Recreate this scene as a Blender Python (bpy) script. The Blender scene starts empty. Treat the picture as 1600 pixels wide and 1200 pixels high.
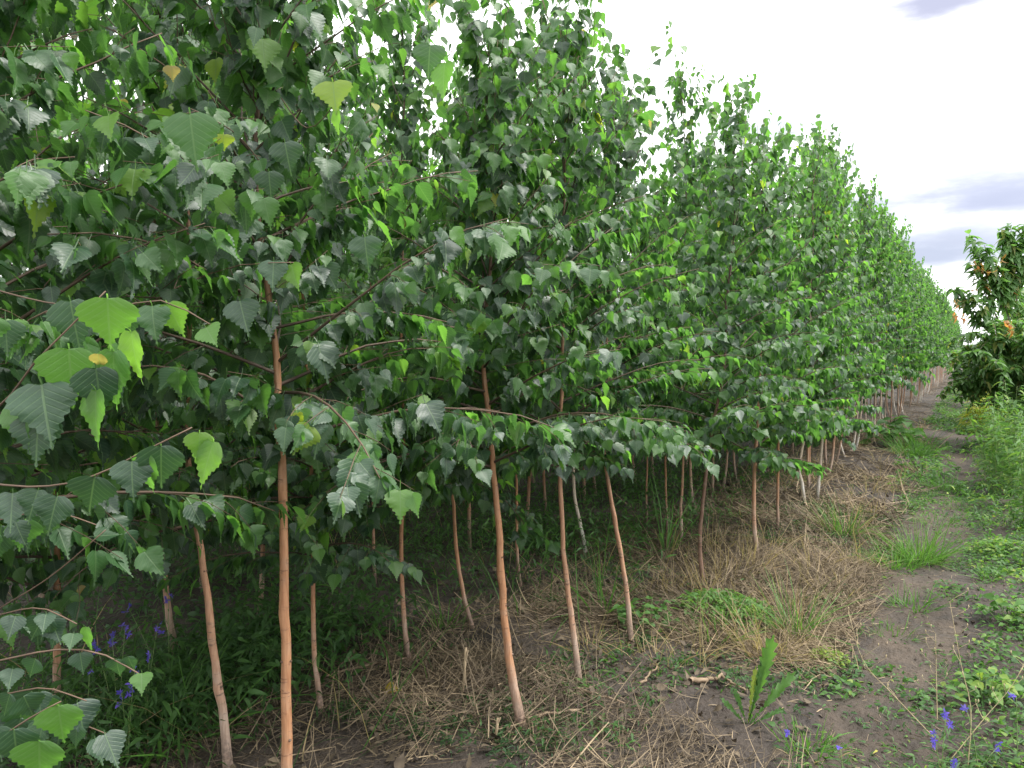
import bpy, math
import numpy as np
from math import radians, sin, cos, pi

# ------------------------------------------------------------------ camera, sky, sun, exposure
S = bpy.context.scene
COL = S.collection
H = 1.40                                   # eye height
FPX, CX, CY = 1209.0, 800.0, 600.0         # focal length and centre in photo pixels
PITCH = math.atan(52 / FPX); YAW = radians(31.1)
cam_d = bpy.data.cameras.new("camera"); cam = bpy.data.objects.new("camera", cam_d); COL.objects.link(cam)
cam_d.sensor_width = 36; cam_d.lens = FPX / 1600 * 36
cam_d.clip_start = 0.02; cam_d.clip_end = 6000
cam.location = (0, 0, H); cam.rotation_euler = (radians(90) - PITCH, 0, YAW)
S.camera = cam
S.render.resolution_x, S.render.resolution_y = 1024, 768
S.view_settings.view_transform = 'Standard'; S.view_settings.look = 'None'
S.view_settings.gamma = 1; S.view_settings.use_curve_mapping = False
S.view_settings.exposure = 0.95
S.render.engine = 'CYCLES'
cy = S.cycles
cy.max_bounces = 7; cy.diffuse_bounces = 3; cy.glossy_bounces = 2; cy.transmission_bounces = 5; cy.transparent_max_bounces = 4
cy.use_denoising = True; cy.caustics_reflective = False; cy.caustics_refractive = False
cy.sample_clamp_indirect = 4

SUN_EL, SUN_AZ = radians(56), radians(62)      # azimuth from +Y (down the row) towards +X
FWD = np.array([-sin(YAW) * cos(PITCH), cos(YAW) * cos(PITCH), -sin(PITCH)])
RGT = np.array([cos(YAW), sin(YAW), 0.0])
UPV = np.cross(RGT, FWD)
EYE = np.array([0, 0, H])
def ray(px, py): return FWD + RGT * ((px - CX) / FPX) - UPV * ((py - CY) / FPX)
def at(px, py, z): return EYE + ray(px, py) * z
def on_ground(px, py):
    r = ray(px, py); return (EYE + r * (-H / r[2]))[:2]

class NT:
    def __init__(s, nt): s.t = nt; nt.nodes.clear()
    def n(s, kind, **kw):
        nd = s.t.nodes.new(kind)
        for k, v in kw.items():
            if k.startswith('i_'):
                key = k[2:]; key = int(key) if key.isdigit() else key.replace('_', ' ')
                nd.inputs[key].default_value = v
            else: setattr(nd, k, v)
        return nd
    def l(s, a, b): s.t.links.new(a, b)
    def val(s, sock, x):
        if hasattr(x, 'is_output') or hasattr(x, 'node'): s.l(x, sock)
        else: sock.default_value = x
    def m(s, op, a, b=0.0, clamp=False):
        nd = s.n('ShaderNodeMath', operation=op, use_clamp=clamp); s.val(nd.inputs[0], a); s.val(nd.inputs[1], b); return nd.outputs[0]
    def vm(s, op, a, b=None):
        nd = s.n('ShaderNodeVectorMath', operation=op); s.val(nd.inputs[0], a)
        if b is not None: s.val(nd.inputs[1], b)
        return nd.outputs['Value'] if op in ('DOT_PRODUCT', 'LENGTH') else nd.outputs[0]
    def mix(s, f, a, b, mode='MIX'):
        nd = s.n('ShaderNodeMix', data_type='RGBA', blend_type=mode)
        s.val(nd.inputs['Factor'], f)
        for k, x in (('A', a), ('B', b)):
            sk = [i for i in nd.inputs if i.name == k and i.type == 'RGBA'][0]
            s.val(sk, x if not isinstance(x, tuple) or len(x) == 4 else x + (1,))
        return [o for o in nd.outputs if o.type == 'RGBA'][0]
    def rng(s, x, a, b, c=0.0, d=1.0, smooth=False):
        nd = s.n('ShaderNodeMapRange', interpolation_type='SMOOTHSTEP' if smooth else 'LINEAR')
        s.val(nd.inputs[0], x)
        for i, v in enumerate((a, b, c, d)): nd.inputs[i + 1].default_value = v
        return nd.outputs[0]
    def noise(s, vec, scale, detail=4, rough=.55):
        nd = s.n('ShaderNodeTexNoise', i_Scale=scale, i_Detail=detail, i_Roughness=rough)
        if vec is not None: s.l(vec, nd.inputs['Vector'])
        return nd.outputs[0]

world = bpy.data.worlds.new("World"); S.world = world; world.use_nodes = True
w = NT(world.node_tree)
sky = w.n('ShaderNodeTexSky', sky_type='NISHITA', sun_disc=False, sun_elevation=SUN_EL, sun_rotation=SUN_AZ)
sky.air_density = 1.0; sky.dust_density = 2.0
gen = w.n('ShaderNodeTexCoord').outputs['Generated']
skyc = w.n('ShaderNodeVectorMath', operation='SCALE'); w.l(sky.outputs[0], skyc.inputs[0]); skyc.inputs['Scale'].default_value = 0.12
nz = w.noise(gen, 3.2, 6, .55)
wm = w.n('ShaderNodeMapping', i_Scale=(1, 1, 4.5)); w.l(gen, wm.inputs[0])
nz2 = w.noise(wm.outputs[0], 5.0, 6, .6)
zz = w.n('ShaderNodeSeparateXYZ'); w.l(gen, zz.inputs[0])
# bright overcast: brighter overhead than at the horizon
cl = w.rng(zz.outputs[2], 0.0, 0.9, 1.12, 1.65)
white = w.n('ShaderNodeCombineColor'); w.l(w.m('MULTIPLY', cl, .985), white.inputs[0]); w.l(w.m('MULTIPLY', cl, .995), white.inputs[1]); w.l(cl, white.inputs[2])
cloud = white.outputs[0]
def patch(px, py, rx, ry, tilt, strength, colr, soft=1.0):
    """a grey-blue cloud belly: an ellipse of directions with a ragged edge"""
    global cloud
    d = ray(px, py); d = d / np.linalg.norm(d)
    r = np.cross(d, [0, 0, 1]); r /= np.linalg.norm(r); u = np.cross(r, d)
    c, s_ = cos(tilt), sin(tilt); r, u = r * c + u * s_, u * c - r * s_
    a = w.m('DIVIDE', w.vm('DOT_PRODUCT', gen, tuple(r)), rx)
    b = w.m('DIVIDE', w.vm('DOT_PRODUCT', gen, tuple(u)), ry)
    b = w.m('MAXIMUM', w.m('MULTIPLY', b, .55), w.m('MULTIPLY', b, -1.5))
    q = w.m('SQRT', w.m('ADD', w.m('MULTIPLY', a, a), w.m('MULTIPLY', b, b)))
    q = w.m('ADD', q, w.m('MULTIPLY', w.m('SUBTRACT', nz2, .5), 2.3))
    q = w.m('ADD', q, w.m('MULTIPLY', w.m('SUBTRACT', nz, .5), 1.2))
    front = w.m('GREATER_THAN', w.vm('DOT_PRODUCT', gen, tuple(d)), 0.3)
    f = w.m('MULTIPLY', w.m('MULTIPLY', w.rng(q, 1.55, 0.1, 0, 1, True), strength), front)
    cloud = w.mix(f, cloud, colr)
patch(1640, 345, .26, .075, .03, .6, (.44, .47, .55))
patch(1585, 312, .17, .022, .04, 1.0, (.31, .34, .46))
patch(1460, 402, .085, .020, .03, 1.0, (.34, .375, .47))
patch(1560, 372, .06, .014, -.05, .5, (.36, .39, .48))
patch(1475, 5, .072, .030, .06, 1.0, (.34, .355, .46))
patch(1210, 205, .075, .017, .12, .8, (.40, .46, .495))
patch(1900, 230, .25, .06, .1, .7, (.40, .43, .53))
veil = w.mix(w.rng(nz, .78, .9, 0, .5), cloud, skyc.outputs[0])
bg = w.n('ShaderNodeBackground', i_Strength=1.0); w.l(veil, bg.inputs[0])
w.l(bg.outputs[0], w.n('ShaderNodeOutputWorld').inputs[0])

sun_d = bpy.data.lights.new("sun", 'SUN'); sun_d.energy = 2.6; sun_d.angle = radians(14); sun_d.color = (1, .965, .9)
sun = bpy.data.objects.new("sun", sun_d); COL.objects.link(sun)
sun.rotation_euler = (radians(90) - SUN_EL, 0, -SUN_AZ + pi)
sun.location = (20, 10, 30)

# ------------------------------------------------------------------ helpers
R = np.random.default_rng(7)
def norm(v): return v / np.maximum(np.linalg.norm(v, axis=-1, keepdims=True), 1e-9)

def vnoise(x, y, seed=0):
    x = np.asarray(x, float); y = np.asarray(y, float)
    xi = np.floor(x).astype(np.int64); yi = np.floor(y).astype(np.int64); fx = x - xi; fy = y - yi
    def h(a, b):
        n = (a * 374761393 + b * 668265263 + seed * 974711) & 0xffffffff
        n = ((n ^ (n >> 13)) * 1274126177) & 0xffffffff
        return ((n ^ (n >> 16)) & 0xffff) / 65535.0
    u = fx * fx * (3 - 2 * fx); v = fy * fy * (3 - 2 * fy)
    return (h(xi, yi) * (1 - u) + h(xi + 1, yi) * u) * (1 - v) + (h(xi, yi + 1) * (1 - u) + h(xi + 1, yi + 1) * u) * v - .5

def gz(x, y):
    """height of the ground"""
    x = np.asarray(x, float); y = np.asarray(y, float)
    fade = np.exp(-np.hypot(x, y - 5) / 40)
    ridge = .035 * np.exp(-((x + 1.3) / .45) ** 2) - .03 * np.exp(-((x + .2) / .35) ** 2) + .03 * np.exp(-((x - .5) / .35) ** 2)
    return fade * (ridge + .06 * vnoise(x * 1.1, y * .8, 1) + .03 * vnoise(x * 3.1, y * 3.1, 2))

def mesh_data(name, V, T, mat, tint=None, uv=None, smooth=True):
    me = bpy.data.meshes.new(name)
    V = np.asarray(V, np.float32); T = np.asarray(T, np.int32)
    me.vertices.add(len(V)); me.vertices.foreach_set('co', V.ravel())
    nl = T.size; k = T.shape[1]
    me.loops.add(nl); me.loops.foreach_set('vertex_index', T.ravel())
    me.polygons.add(len(T)); me.polygons.foreach_set('loop_start', np.arange(0, nl, k, dtype=np.int32))
    me.polygons.foreach_set('use_smooth', np.full(len(T), smooth, bool))
    if uv is not None:
        ul = me.uv_layers.new(name='uv'); ul.data.foreach_set('uv', np.asarray(uv, np.float32)[T.ravel()].ravel())
    if tint is not None:
        a = me.attributes.new('tint', 'FLOAT', 'POINT'); a.data.foreach_set('value', np.asarray(tint, np.float32))
    me.update(calc_edges=True)
    if mat: me.materials.append(mat)
    return me

class Acc:
    """collects triangles of one mesh"""
    def __init__(s): s.V, s.T, s.A, s.U, s.n = [], [], [], [], 0
    def add(s, V, T, tint=0.0, uv=None):
        V = np.asarray(V, float); s.V.append(V); s.T.append(np.asarray(T) + s.n)
        s.A.append(np.full(len(V), tint) if np.isscalar(tint) else np.asarray(tint))
        s.U.append(np.zeros((len(V), 2)) if uv is None else uv); s.n += len(V)
    def tube(s, P, rad, sides=5, tint=None):
        P = np.asarray(P, float); n = len(P); rad = np.broadcast_to(rad, n)
        t = norm(np.gradient(P, axis=0))
        ref = np.array([1., 0, 0]) if abs(t[0][0]) < .8 else np.array([0, 1., 0])
        a = norm(ref - t * (t @ ref)[:, None]); b = np.cross(t, a)
        th = np.arange(sides) * 2 * pi / sides
        V = P[:, None] + rad[:, None, None] * (a[:, None] * np.cos(th)[None, :, None] + b[:, None] * np.sin(th)[None, :, None])
        i = np.arange(n - 1)[:, None] * sides; j = np.arange(sides)[None]; j2 = (j + 1) % sides
        q = np.stack([i + j, i + j2, i + sides + j2, i + sides + j], -1).reshape(-1, 4)
        T = np.concatenate([q[:, [0, 1, 2]], q[:, [0, 2, 3]]])
        V = V.reshape(-1, 3)
        V = np.concatenate([V, P[-1:]]); k = len(V) - 1; e = (n - 1) * sides
        T = np.concatenate([T, np.stack([e + np.arange(sides), e + (np.arange(sides) + 1) % sides, np.full(sides, k)], -1)])
        tt = np.linspace(0, 1, n) if tint is None else np.broadcast_to(tint, n)
        s.add(V, T, np.append(np.repeat(tt, sides), tt[-1]))
    def leaves(s, tmpl, pos, tip, nrm, size, tint, wid=1.0, curl=1.0):
        tv, tt, tu = tmpl; pos = np.asarray(pos, float); N = len(pos)
        if N == 0: return
        tip = norm(np.asarray(tip, float)); nrm = np.asarray(nrm, float)
        nrm = norm(nrm - tip * (tip * nrm).sum(1, keepdims=True)); x = np.cross(tip, nrm)
        size = np.broadcast_to(size, N)[:, None, None]; wid = np.broadcast_to(wid, N)[:, None, None]; curl = np.broadcast_to(curl, N)[:, None, None]
        V = pos[:, None] + size * (tv[None, :, 0:1] * wid * x[:, None] + tv[None, :, 1:2] * tip[:, None] + (tv[None, :, 2:3] * curl + tv[None, :, 3:4] * wid) * nrm[:, None])
        T = (tt[None] + (np.arange(N) * len(tv))[:, None, None]).reshape(-1, 3)
        s.add(V.reshape(-1, 3), T, np.repeat(np.broadcast_to(tint, N), len(tv)), np.tile(tu, (N, 1)))
    def data(s, name, mat, smooth=True):
        return mesh_data(name, np.concatenate(s.V), np.concatenate(s.T), mat, np.concatenate(s.A), np.concatenate(s.U), smooth)

def tag(o, label=None, cat=None, group=None, kind=None):
    for k, v in (('label', label), ('category', cat), ('group', group), ('kind', kind)):
        if v: o[k] = v
    return o
def thing(name, label, cat, loc, group=None, rz=0.0):
    o = bpy.data.objects.new(name, None); COL.objects.link(o); o.empty_display_size = .1
    o.location = loc; o.rotation_euler = (0, 0, rz); return tag(o, label, cat, group)
def part(name, me, parent=None):
    o = bpy.data.objects.new(name, me); COL.objects.link(o)
    if parent: o.parent = parent
    return o
def copy_thing(root, loc, rz, scale, label, group=None):
    r = root.copy(); COL.objects.link(r); r.location = loc; r.rotation_euler = (0, 0, rz); r.scale = scale
    r['label'] = label
    if group: r['group'] = group
    for ch in root.children:
        c = ch.copy(); COL.objects.link(c); c.parent = r
    return r

# ------------------------------------------------------------------ leaf and blade templates (x across, y along, z normal)
def blade_template(us, ws, fold=.25, droop=.25, serr=0.0, petiole=0.0, wave=0.0, cols=1, lobe=0.0):
    """columns of a vertex: x across, y along, z that bends with 'curl', z that folds with the width"""
    us = np.array(us, float); ws = np.array(ws, float); n = len(us); od = np.arange(n) % 2 == 0
    sg = np.where(od, .5, -1) * serr; sg[0] = sg[-1] = 0
    wl = np.maximum(ws + sg, 0.0); yl = us + np.where(od, .8, -.2) * serr * (wl > .03) - lobe * np.exp(-(us / .12) ** 2) * (us > 0)
    V, k = [], np.linspace(-1, 1, 2 * cols + 1)
    for c in k:
        f = abs(c); cup = fold * wl * (f if cols == 1 else f ** .7 * (1 - .35 * f))
        V.append(np.stack([wl * c, us + (yl - us) * f ** 2, -droop * us * us + wave * f * np.sin(us * 17 + c * 2), cup], 1))
    V = np.concatenate(V); V[:, 1] += petiole
    T = []
    for a in range(2 * cols):
        for i in range(n - 1):
            p, q = a * n + i, (a + 1) * n + i; T += [(p, q, q + 1), (p, q + 1, p + 1)]
    uv = np.stack([V[:, 0] + .5, V[:, 1] - petiole], 1)
    if petiole:
        m = len(V); pw = .012
        V = np.concatenate([V, [(-pw, 0, .10, 0), (pw, 0, .10, 0), (pw, petiole * .5, .03, 0), (-pw, petiole * .5, .03, 0), (pw, petiole, 0, 0), (-pw, petiole, 0, 0)]])
        T += [(m, m + 1, m + 2), (m, m + 2, m + 3), (m + 3, m + 2, m + 4), (m + 3, m + 4, m + 5)]
        uv = np.concatenate([uv, np.tile([.5, -.2], (6, 1))])
    return V, np.array(T), uv
def birch_width(u): return np.interp(u, [0, .02, .06, .12, .2, .28, .36, .45, .55, .65, .75, .86, 1], [0, .17, .30, .41, .46, .46, .42, .345, .255, .17, .10, .045, 0])
_u = np.r_[0, .025, .06, np.linspace(.12, .92, 16), 1.0]
BIRCH = blade_template(_u, birch_width(_u), .34, .15, .030, .28, .012, 2, .05)
BIRCH_HERO = blade_template(_u, birch_width(_u), .30, .12, .026, .10, .016, 2, .05)
BIRCH_MID = blade_template([0, .03, .12, .25, .38, .52, .68, .84, 1], [.0, .20, .41, .46, .40, .33, .17, .09, 0], .3, .17, .022, .22, .014, 1, .05)
BIRCH_FAR = blade_template([0, .04, .15, .3, .5, .72, 1], [.0, .22, .43, .45, .33, .15, 0], .3, .24, 0, .2, .012)
LANCE = blade_template([0, .15, .4, .7, 1], [.0, .10, .15, .10, 0], .3, .75, 0, .1)
PEACH = blade_template([0, .1, .25, .42, .6, .8, 1], [.0, .15, .24, .26, .22, .12, 0], .45, .75, 0, .12)
OVATE = blade_template([0, .12, .35, .65, 1], [.02, .2, .3, .2, 0], .3, .35, 0, .15)
GRASS = blade_template([0, .25, .5, .75, 1], [.5, .48, .4, .25, 0], .3, .45)
STRAW = blade_template([0, .2, .4, .6, .8, 1], [.5, .5, .5, .48, .42, .3], .35, .22)
PETAL = blade_template([0, .3, .7, 1], [.05, .2, .26, .05], .2, .35)

# ------------------------------------------------------------------ materials
def new_mat(name):
    m = bpy.data.materials.new(name); m.use_nodes = True; return m, NT(m.node_tree)
def leaf_material(name, stops, trans=.42, rough=.42, veins=True, spec=.5, under=(.10, .16, .08), gmix=.2, tlow=1.0):
    """stops: (tint, colour) pairs; light that passes through a blade is yellower and stronger than its surface colour"""
    m, t = new_mat(name)
    tint = t.n('ShaderNodeAttribute', attribute_name='tint').outputs['Fac']
    ramp = t.n('ShaderNodeValToRGB'); cr = ramp.color_ramp
    while len(cr.elements) < len(stops): cr.elements.new(.5)
    for e, (p, c) in zip(cr.elements, stops): e.position = p; e.color = c + (1,)
    t.l(tint, ramp.inputs[0]); col = ramp.outputs[0]
    tc = t.n('ShaderNodeTexCoord')
    geo = t.n('ShaderNodeNewGeometry')
    blot = t.noise(tc.outputs['Object'], 38, 3, .6)
    col = t.mix(t.rng(blot, .3, .75, 0, .35), col, t.mix(1.0, col, (.6, .7, .55), 'MULTIPLY'))
    bump = None
    if veins:
        uv = t.n('ShaderNodeSeparateXYZ'); t.l(t.n('ShaderNodeUVMap', uv_map='uv').outputs[0], uv.inputs[0])
        ax = t.m('ABSOLUTE', t.m('SUBTRACT', uv.outputs[0], .5))
        mid = t.rng(ax, .010, .022, 1, 0, True)
        ph = t.m('FRACT', t.m('MULTIPLY', t.m('SUBTRACT', uv.outputs[1], t.m('MULTIPLY', ax, .75)), 8.5))
        lat = t.rng(t.m('ABSOLUTE', t.m('SUBTRACT', ph, .5)), .03, .13, 1, 0, True)
        v = t.m('MAXIMUM', mid, t.m('MULTIPLY', lat, .5))
        col = t.mix(t.m('MULTIPLY', v, .42), col, (.13, .22, .09))
        bump = t.m('MULTIPLY', v, -1.0)
    p = t.n('ShaderNodeBsdfPrincipled', i_Roughness=rough); p.inputs['Specular IOR Level'].default_value = spec
    top = t.mix(t.m('MULTIPLY', geo.outputs['Backfacing'], .55), col, t.mix(.5, col, under))
    t.l(top, p.inputs['Base Color'])
    t.l(t.m('ADD', t.m('MULTIPLY', geo.outputs['Backfacing'], .2), rough), p.inputs['Roughness'])
    b = t.n('ShaderNodeBump', i_Strength=.35, i_Distance=.0015)
    hsrc = t.noise(tc.outputs['Object'], 260, 2)
    t.l(hsrc if bump is None else t.m('ADD', bump, t.m('MULTIPLY', hsrc, .5)), b.inputs['Height']); t.l(b.outputs[0], p.inputs['Normal'])
    tr = t.n('ShaderNodeBsdfTranslucent')
    t.l(t.mix(1.0, t.mix(gmix, col, (.16, .36, .04)), (2.25, 2.35, 1.5), 'MULTIPLY'), tr.inputs[0])
    ms = t.n('ShaderNodeMixShader'); t.l(t.rng(tint, .2, .8, trans * tlow, trans), ms.inputs[0]); t.l(p.outputs[0], ms.inputs[1]); t.l(tr.outputs[0], ms.inputs[2])
    t.l(ms.outputs[0], t.n('ShaderNodeOutputMaterial').inputs[0])
    return m
# tint: 0..0.7 mature greens, 0.8 young and painted-backlit, 0.9 yellow-green, 0.97 yellow, 1 brown
M_BIRCH = leaf_material('birch_leaf', [(0, (.013, .038, .024)), (.35, (.024, .069, .031)), (.65, (.050, .130, .036)), (.8, (.085, .20, .038)), (.9, (.19, .28, .03)), (.96, (.46, .33, .04)), (1, (.26, .17, .10))], trans=.54, rough=.47, spec=.8, tlow=.55, gmix=.14)
M_ORCH = leaf_material('orchard_leaf', [(0, (.055, .115, .04)), (.5, (.10, .20, .065)), (.8, (.11, .2, .06)), (.9, (.3, .2, .06)), (1, (.50, .16, .07))], trans=.42, rough=.42, veins=False, gmix=.08)
M_WEED = leaf_material('weed_leaf', [(0, (.022, .055, .02)), (.4, (.045, .105, .03)), (.7, (.09, .19, .045)), (.88, (.22, .28, .05)), (1, (.40, .36, .07))], trans=.33, rough=.55, veins=False, spec=.3, gmix=.12)
M_GRASS = leaf_material('grass_blade', [(0, (.03, .07, .02)), (.5, (.06, .15, .025)), (.75, (.10, .21, .035)), (.88, (.26, .20, .11)), (1, (.38, .27, .16))], trans=.3, rough=.5, veins=False, spec=.35, gmix=.04)
M_PETAL = leaf_material('blue_petal', [(0, (.07, .045, .40)), (1, (.17, .10, .62))], trans=.3, rough=.6, veins=False, spec=.2, under=(.1, .05, .5))

def bark_material(name, hi, lo, lent, dark):
    m, t = new_mat(name)
    tint = t.n('ShaderNodeAttribute', attribute_name='tint').outputs['Fac']
    oi = t.n('ShaderNodeObjectInfo')
    tc = t.n('ShaderNodeTexCoord').outputs['Object']
    st = t.n('ShaderNodeMapping', i_Scale=(30, 30, 150)); t.l(tc, st.inputs[0])
    fl = t.n('ShaderNodeMapping', i_Scale=(150, 150, 16)); t.l(tc, fl.inputs[0])
    big = t.noise(tc, 9, 3)
    h = t.m('ADD', tint, t.m('MULTIPLY', t.m('SUBTRACT', big, .5), .30))
    col = t.mix(t.rng(h, .0, .15, 0, 1, True), lo, hi)
    col = t.mix(t.rng(tint, .38, .62, 0, .9, True), col, dark)
    col = t.mix(t.rng(t.noise(fl.outputs[0], 1, 4), .35, .68, 0, .8), col, t.mix(1.0, col, (.62, .52, .45), 'MULTIPLY'))
    ln = t.noise(st.outputs[0], 1.0, 2)
    lf = t.m('MULTIPLY', t.rng(ln, .60, .68, 0, .7, True), t.rng(t.noise(tc, 14, 2), .35, .6))
    pz = t.n('ShaderNodeSeparateXYZ'); t.l(tc, pz.inputs[0])
    dirt = t.m('MULTIPLY', t.rng(pz.outputs[2], .03, .16, 1, 0, True), t.rng(t.noise(tc, 60, 3), .3, .6))
    col = t.mix(t.m('MULTIPLY', dirt, .75), col, (.07, .052, .042))
    col = t.mix(t.rng(t.noise(tc, 28, 4), .5, .72, 0, .55), col, t.mix(.5, col, (.30, .25, .20)))
    col = t.mix(lf, col, lent)
    col = t.mix(t.rng(oi.outputs['Random'], 0, 1, 0, .35), col, t.mix(1.0, col, (.7, .66, .62), 'MULTIPLY'))
    p = t.n('ShaderNodeBsdfPrincipled', i_Roughness=.6); t.l(col, p.inputs['Base Color'])
    b = t.n('ShaderNodeBump', i_Strength=.5, i_Distance=.003); t.l(t.m('ADD', t.noise(fl.outputs[0], 1, 4), lf), b.inputs['Height']); t.l(b.outputs[0], p.inputs['Normal'])
    t.l(p.outputs[0], t.n('ShaderNodeOutputMaterial').inputs[0])
    return m
M_BARK = bark_material('orange_bark', (.46, .24, .125), (.41, .29, .22), (.14, .065, .04), (.10, .06, .04))
M_PALE = bark_material('pale_bark', (.47, .27, .165), (.47, .36, .29), (.10, .07, .055), (.14, .08, .05))
M_WHITE = bark_material('white_bark', (.60, .50, .40), (.66, .63, .58), (.07, .055, .045), (.18, .10, .06))
M_DARKBARK = bark_material('dark_bark', (.15, .085, .055), (.22, .13, .09), (.05, .03, .02), (.06, .035, .025))

def plain(name, c0, c1, rough=.8, scale=40, stretch=(1, 1, 1), by_tint=False):
    m, t = new_mat(name)
    mp = t.n('ShaderNodeMapping', i_Scale=stretch); t.l(t.n('ShaderNodeTexCoord').outputs['Object'], mp.inputs[0])
    f = t.rng(t.noise(mp.outputs[0], scale, 5), .3, .7)
    if by_tint: f = t.m('ADD', t.m('MULTIPLY', f, .3), t.m('MULTIPLY', t.n('ShaderNodeAttribute', attribute_name='tint').outputs['Fac'], .8), True)
    p = t.n('ShaderNodeBsdfPrincipled', i_Roughness=rough); p.inputs['Specular IOR Level'].default_value = .25
    t.l(t.mix(f, c0, c1), p.inputs['Base Color'])
    t.l(p.outputs[0], t.n('ShaderNodeOutputMaterial').inputs[0]); return m
M_TWIG = plain('twig_bark', (.045, .034, .027), (.15, .10, .07), .55, 30, by_tint=True)
M_STRAW = plain('dry_straw', (.037, .029, .023), (.34, .26, .165), .75, 20, by_tint=True)
M_STEM = plain('green_stem', (.09, .17, .05), (.2, .27, .1), .6, 25)
M_DRYSTEM = plain('dry_stem', (.30, .24, .13), (.45, .38, .24), .7, 25)
M_WOOD = plain('peeled_wood', (.17, .12, .08), (.32, .235, .16), .8, 14, (1, 1, 8))
M_GREYBARK = plain('grey_bark', (.10, .08, .065), (.22, .18, .15), .85, 18)

def soil_material(name, path=False):
    m, t = new_mat(name)
    tc = t.n('ShaderNodeTexCoord').outputs['Object']
    big = t.noise(tc, .9, 5, .6); mid = t.noise(tc, 7, 5, .6); fine = t.noise(tc, 70, 4, .6)
    dark = (.022, .017, .015) if not path else (.030, .0225, .017)
    lite = (.072, .056, .045) if not path else (.088, .067, .050)
    col = t.mix(t.rng(t.m('ADD', t.m('MULTIPLY', big, .55), t.m('MULTIPLY', mid, .5)), .38, .66, 0, 1, True), dark, lite)
    col = t.mix(t.rng(fine, .45, .75, 0, .6), col, t.mix(1.0, col, (.5, .48, .46), 'MULTIPLY'))
    vor = t.n('ShaderNodeTexVoronoi', i_Scale=26.0); t.l(tc, vor.inputs['Vector'])
    crumb = t.rng(vor.outputs['Distance'], 0, .5, 1, 0)
    p = t.n('ShaderNodeBsdfPrincipled'); p.inputs['Specular IOR Level'].default_value = .35
    t.l(t.rng(mid, .3, .7, .62, .92), p.inputs['Roughness'])
    t.l(col, p.inputs['Base Color'])
    b = t.n('ShaderNodeBump', i_Strength=.9, i_Distance=.014 if not path else .012)
    t.l(t.m('ADD', t.m('ADD', fine, t.m('MULTIPLY', crumb, .5)), t.m('MULTIPLY', mid, 1.5)), b.inputs['Height']); t.l(b.outputs[0], p.inputs['Normal'])
    t.l(p.outputs[0], t.n('ShaderNodeOutputMaterial').inputs[0]); return m
M_SOIL = soil_material('dark_soil'); M_PATH = soil_material('trodden_soil', True)

# ------------------------------------------------------------------ ground and path
def spaced(a, b, step, far):
    core = np.arange(a, b, step); out = []; d = step
    while sum(out) < far: d *= 1.22; out.append(d)
    c = np.cumsum(out); return np.concatenate([(a - c)[::-1], core, b - step + c])
def sheet(xs, ys, zf):
    X, Y = np.meshgrid(xs, ys); V = np.stack([X, Y, zf(X, Y)], -1).reshape(-1, 3)
    nx = len(xs); i = np.arange(len(ys) - 1)[:, None] * nx + np.arange(nx - 1)[None]
    return V, np.stack([i, i + 1, i + nx + 1, i + nx], -1).reshape(-1, 4)
def micro(x, y): return gz(x, y) + np.exp(-np.hypot(x, y - 4) / 9) * (.022 * vnoise(x * 8, y * 8, 5) + .014 * vnoise(x * 19, y * 19, 6) + .006 * vnoise(x * 31, y * 31, 7))
V, T = sheet(spaced(-4.2, 1.6, .035, 2500), spaced(.9, 9.0, .035, 2500), micro)
tag(part('ground', mesh_data('ground', V, T, M_SOIL)), kind='structure')
ys = np.concatenate([np.arange(-2, 10, .04), np.arange(10, 75, .25)])
k = np.linspace(-1, 1, 27)
wl = -.28 + .10 * vnoise(ys * 1.3, ys * 0, 11) + .05 * vnoise(ys * 5, ys * 0, 12); hw = .25 + .10 * vnoise(ys * 1.7, ys * 0 + 5, 13) + .04 * vnoise(ys * 6, ys * 0 + 5, 14)
X = wl[:, None] + hw[:, None] * k[None]; Y = np.repeat(ys[:, None], 27, 1)
Z = micro(X, Y) + .012 * (1 - np.abs(k[None]) ** 4) - .006
V = np.stack([X, Y, Z], -1).reshape(-1, 3); i = np.arange(len(ys) - 1)[:, None] * 27 + np.arange(26)[None]
tag(part('path', mesh_data('path', V, np.stack([i, i + 1, i + 28, i + 27], -1).reshape(-1, 4), M_PATH)), kind='structure')

# ------------------------------------------------------------------ birches
def spline(P, n):
    P = np.asarray(P, float); d = np.r_[0, np.cumsum(np.linalg.norm(np.diff(P, axis=0), axis=1))]
    Q = np.concatenate([[2 * P[0] - P[1]], P, [2 * P[-1] - P[-2]]])
    out = []
    for s in np.linspace(0, d[-1], n):
        i = min(max(np.searchsorted(d, s, 'right') - 1, 0), len(P) - 2); t = (s - d[i]) / (d[i + 1] - d[i])
        a, b, c, e = Q[i:i + 4]
        out.append(.5 * (2 * b + (c - a) * t + (2 * a - 5 * b + 4 * c - e) * t * t + (3 * b - a - 3 * c + e) * t ** 3))
    return np.array(out)

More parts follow.
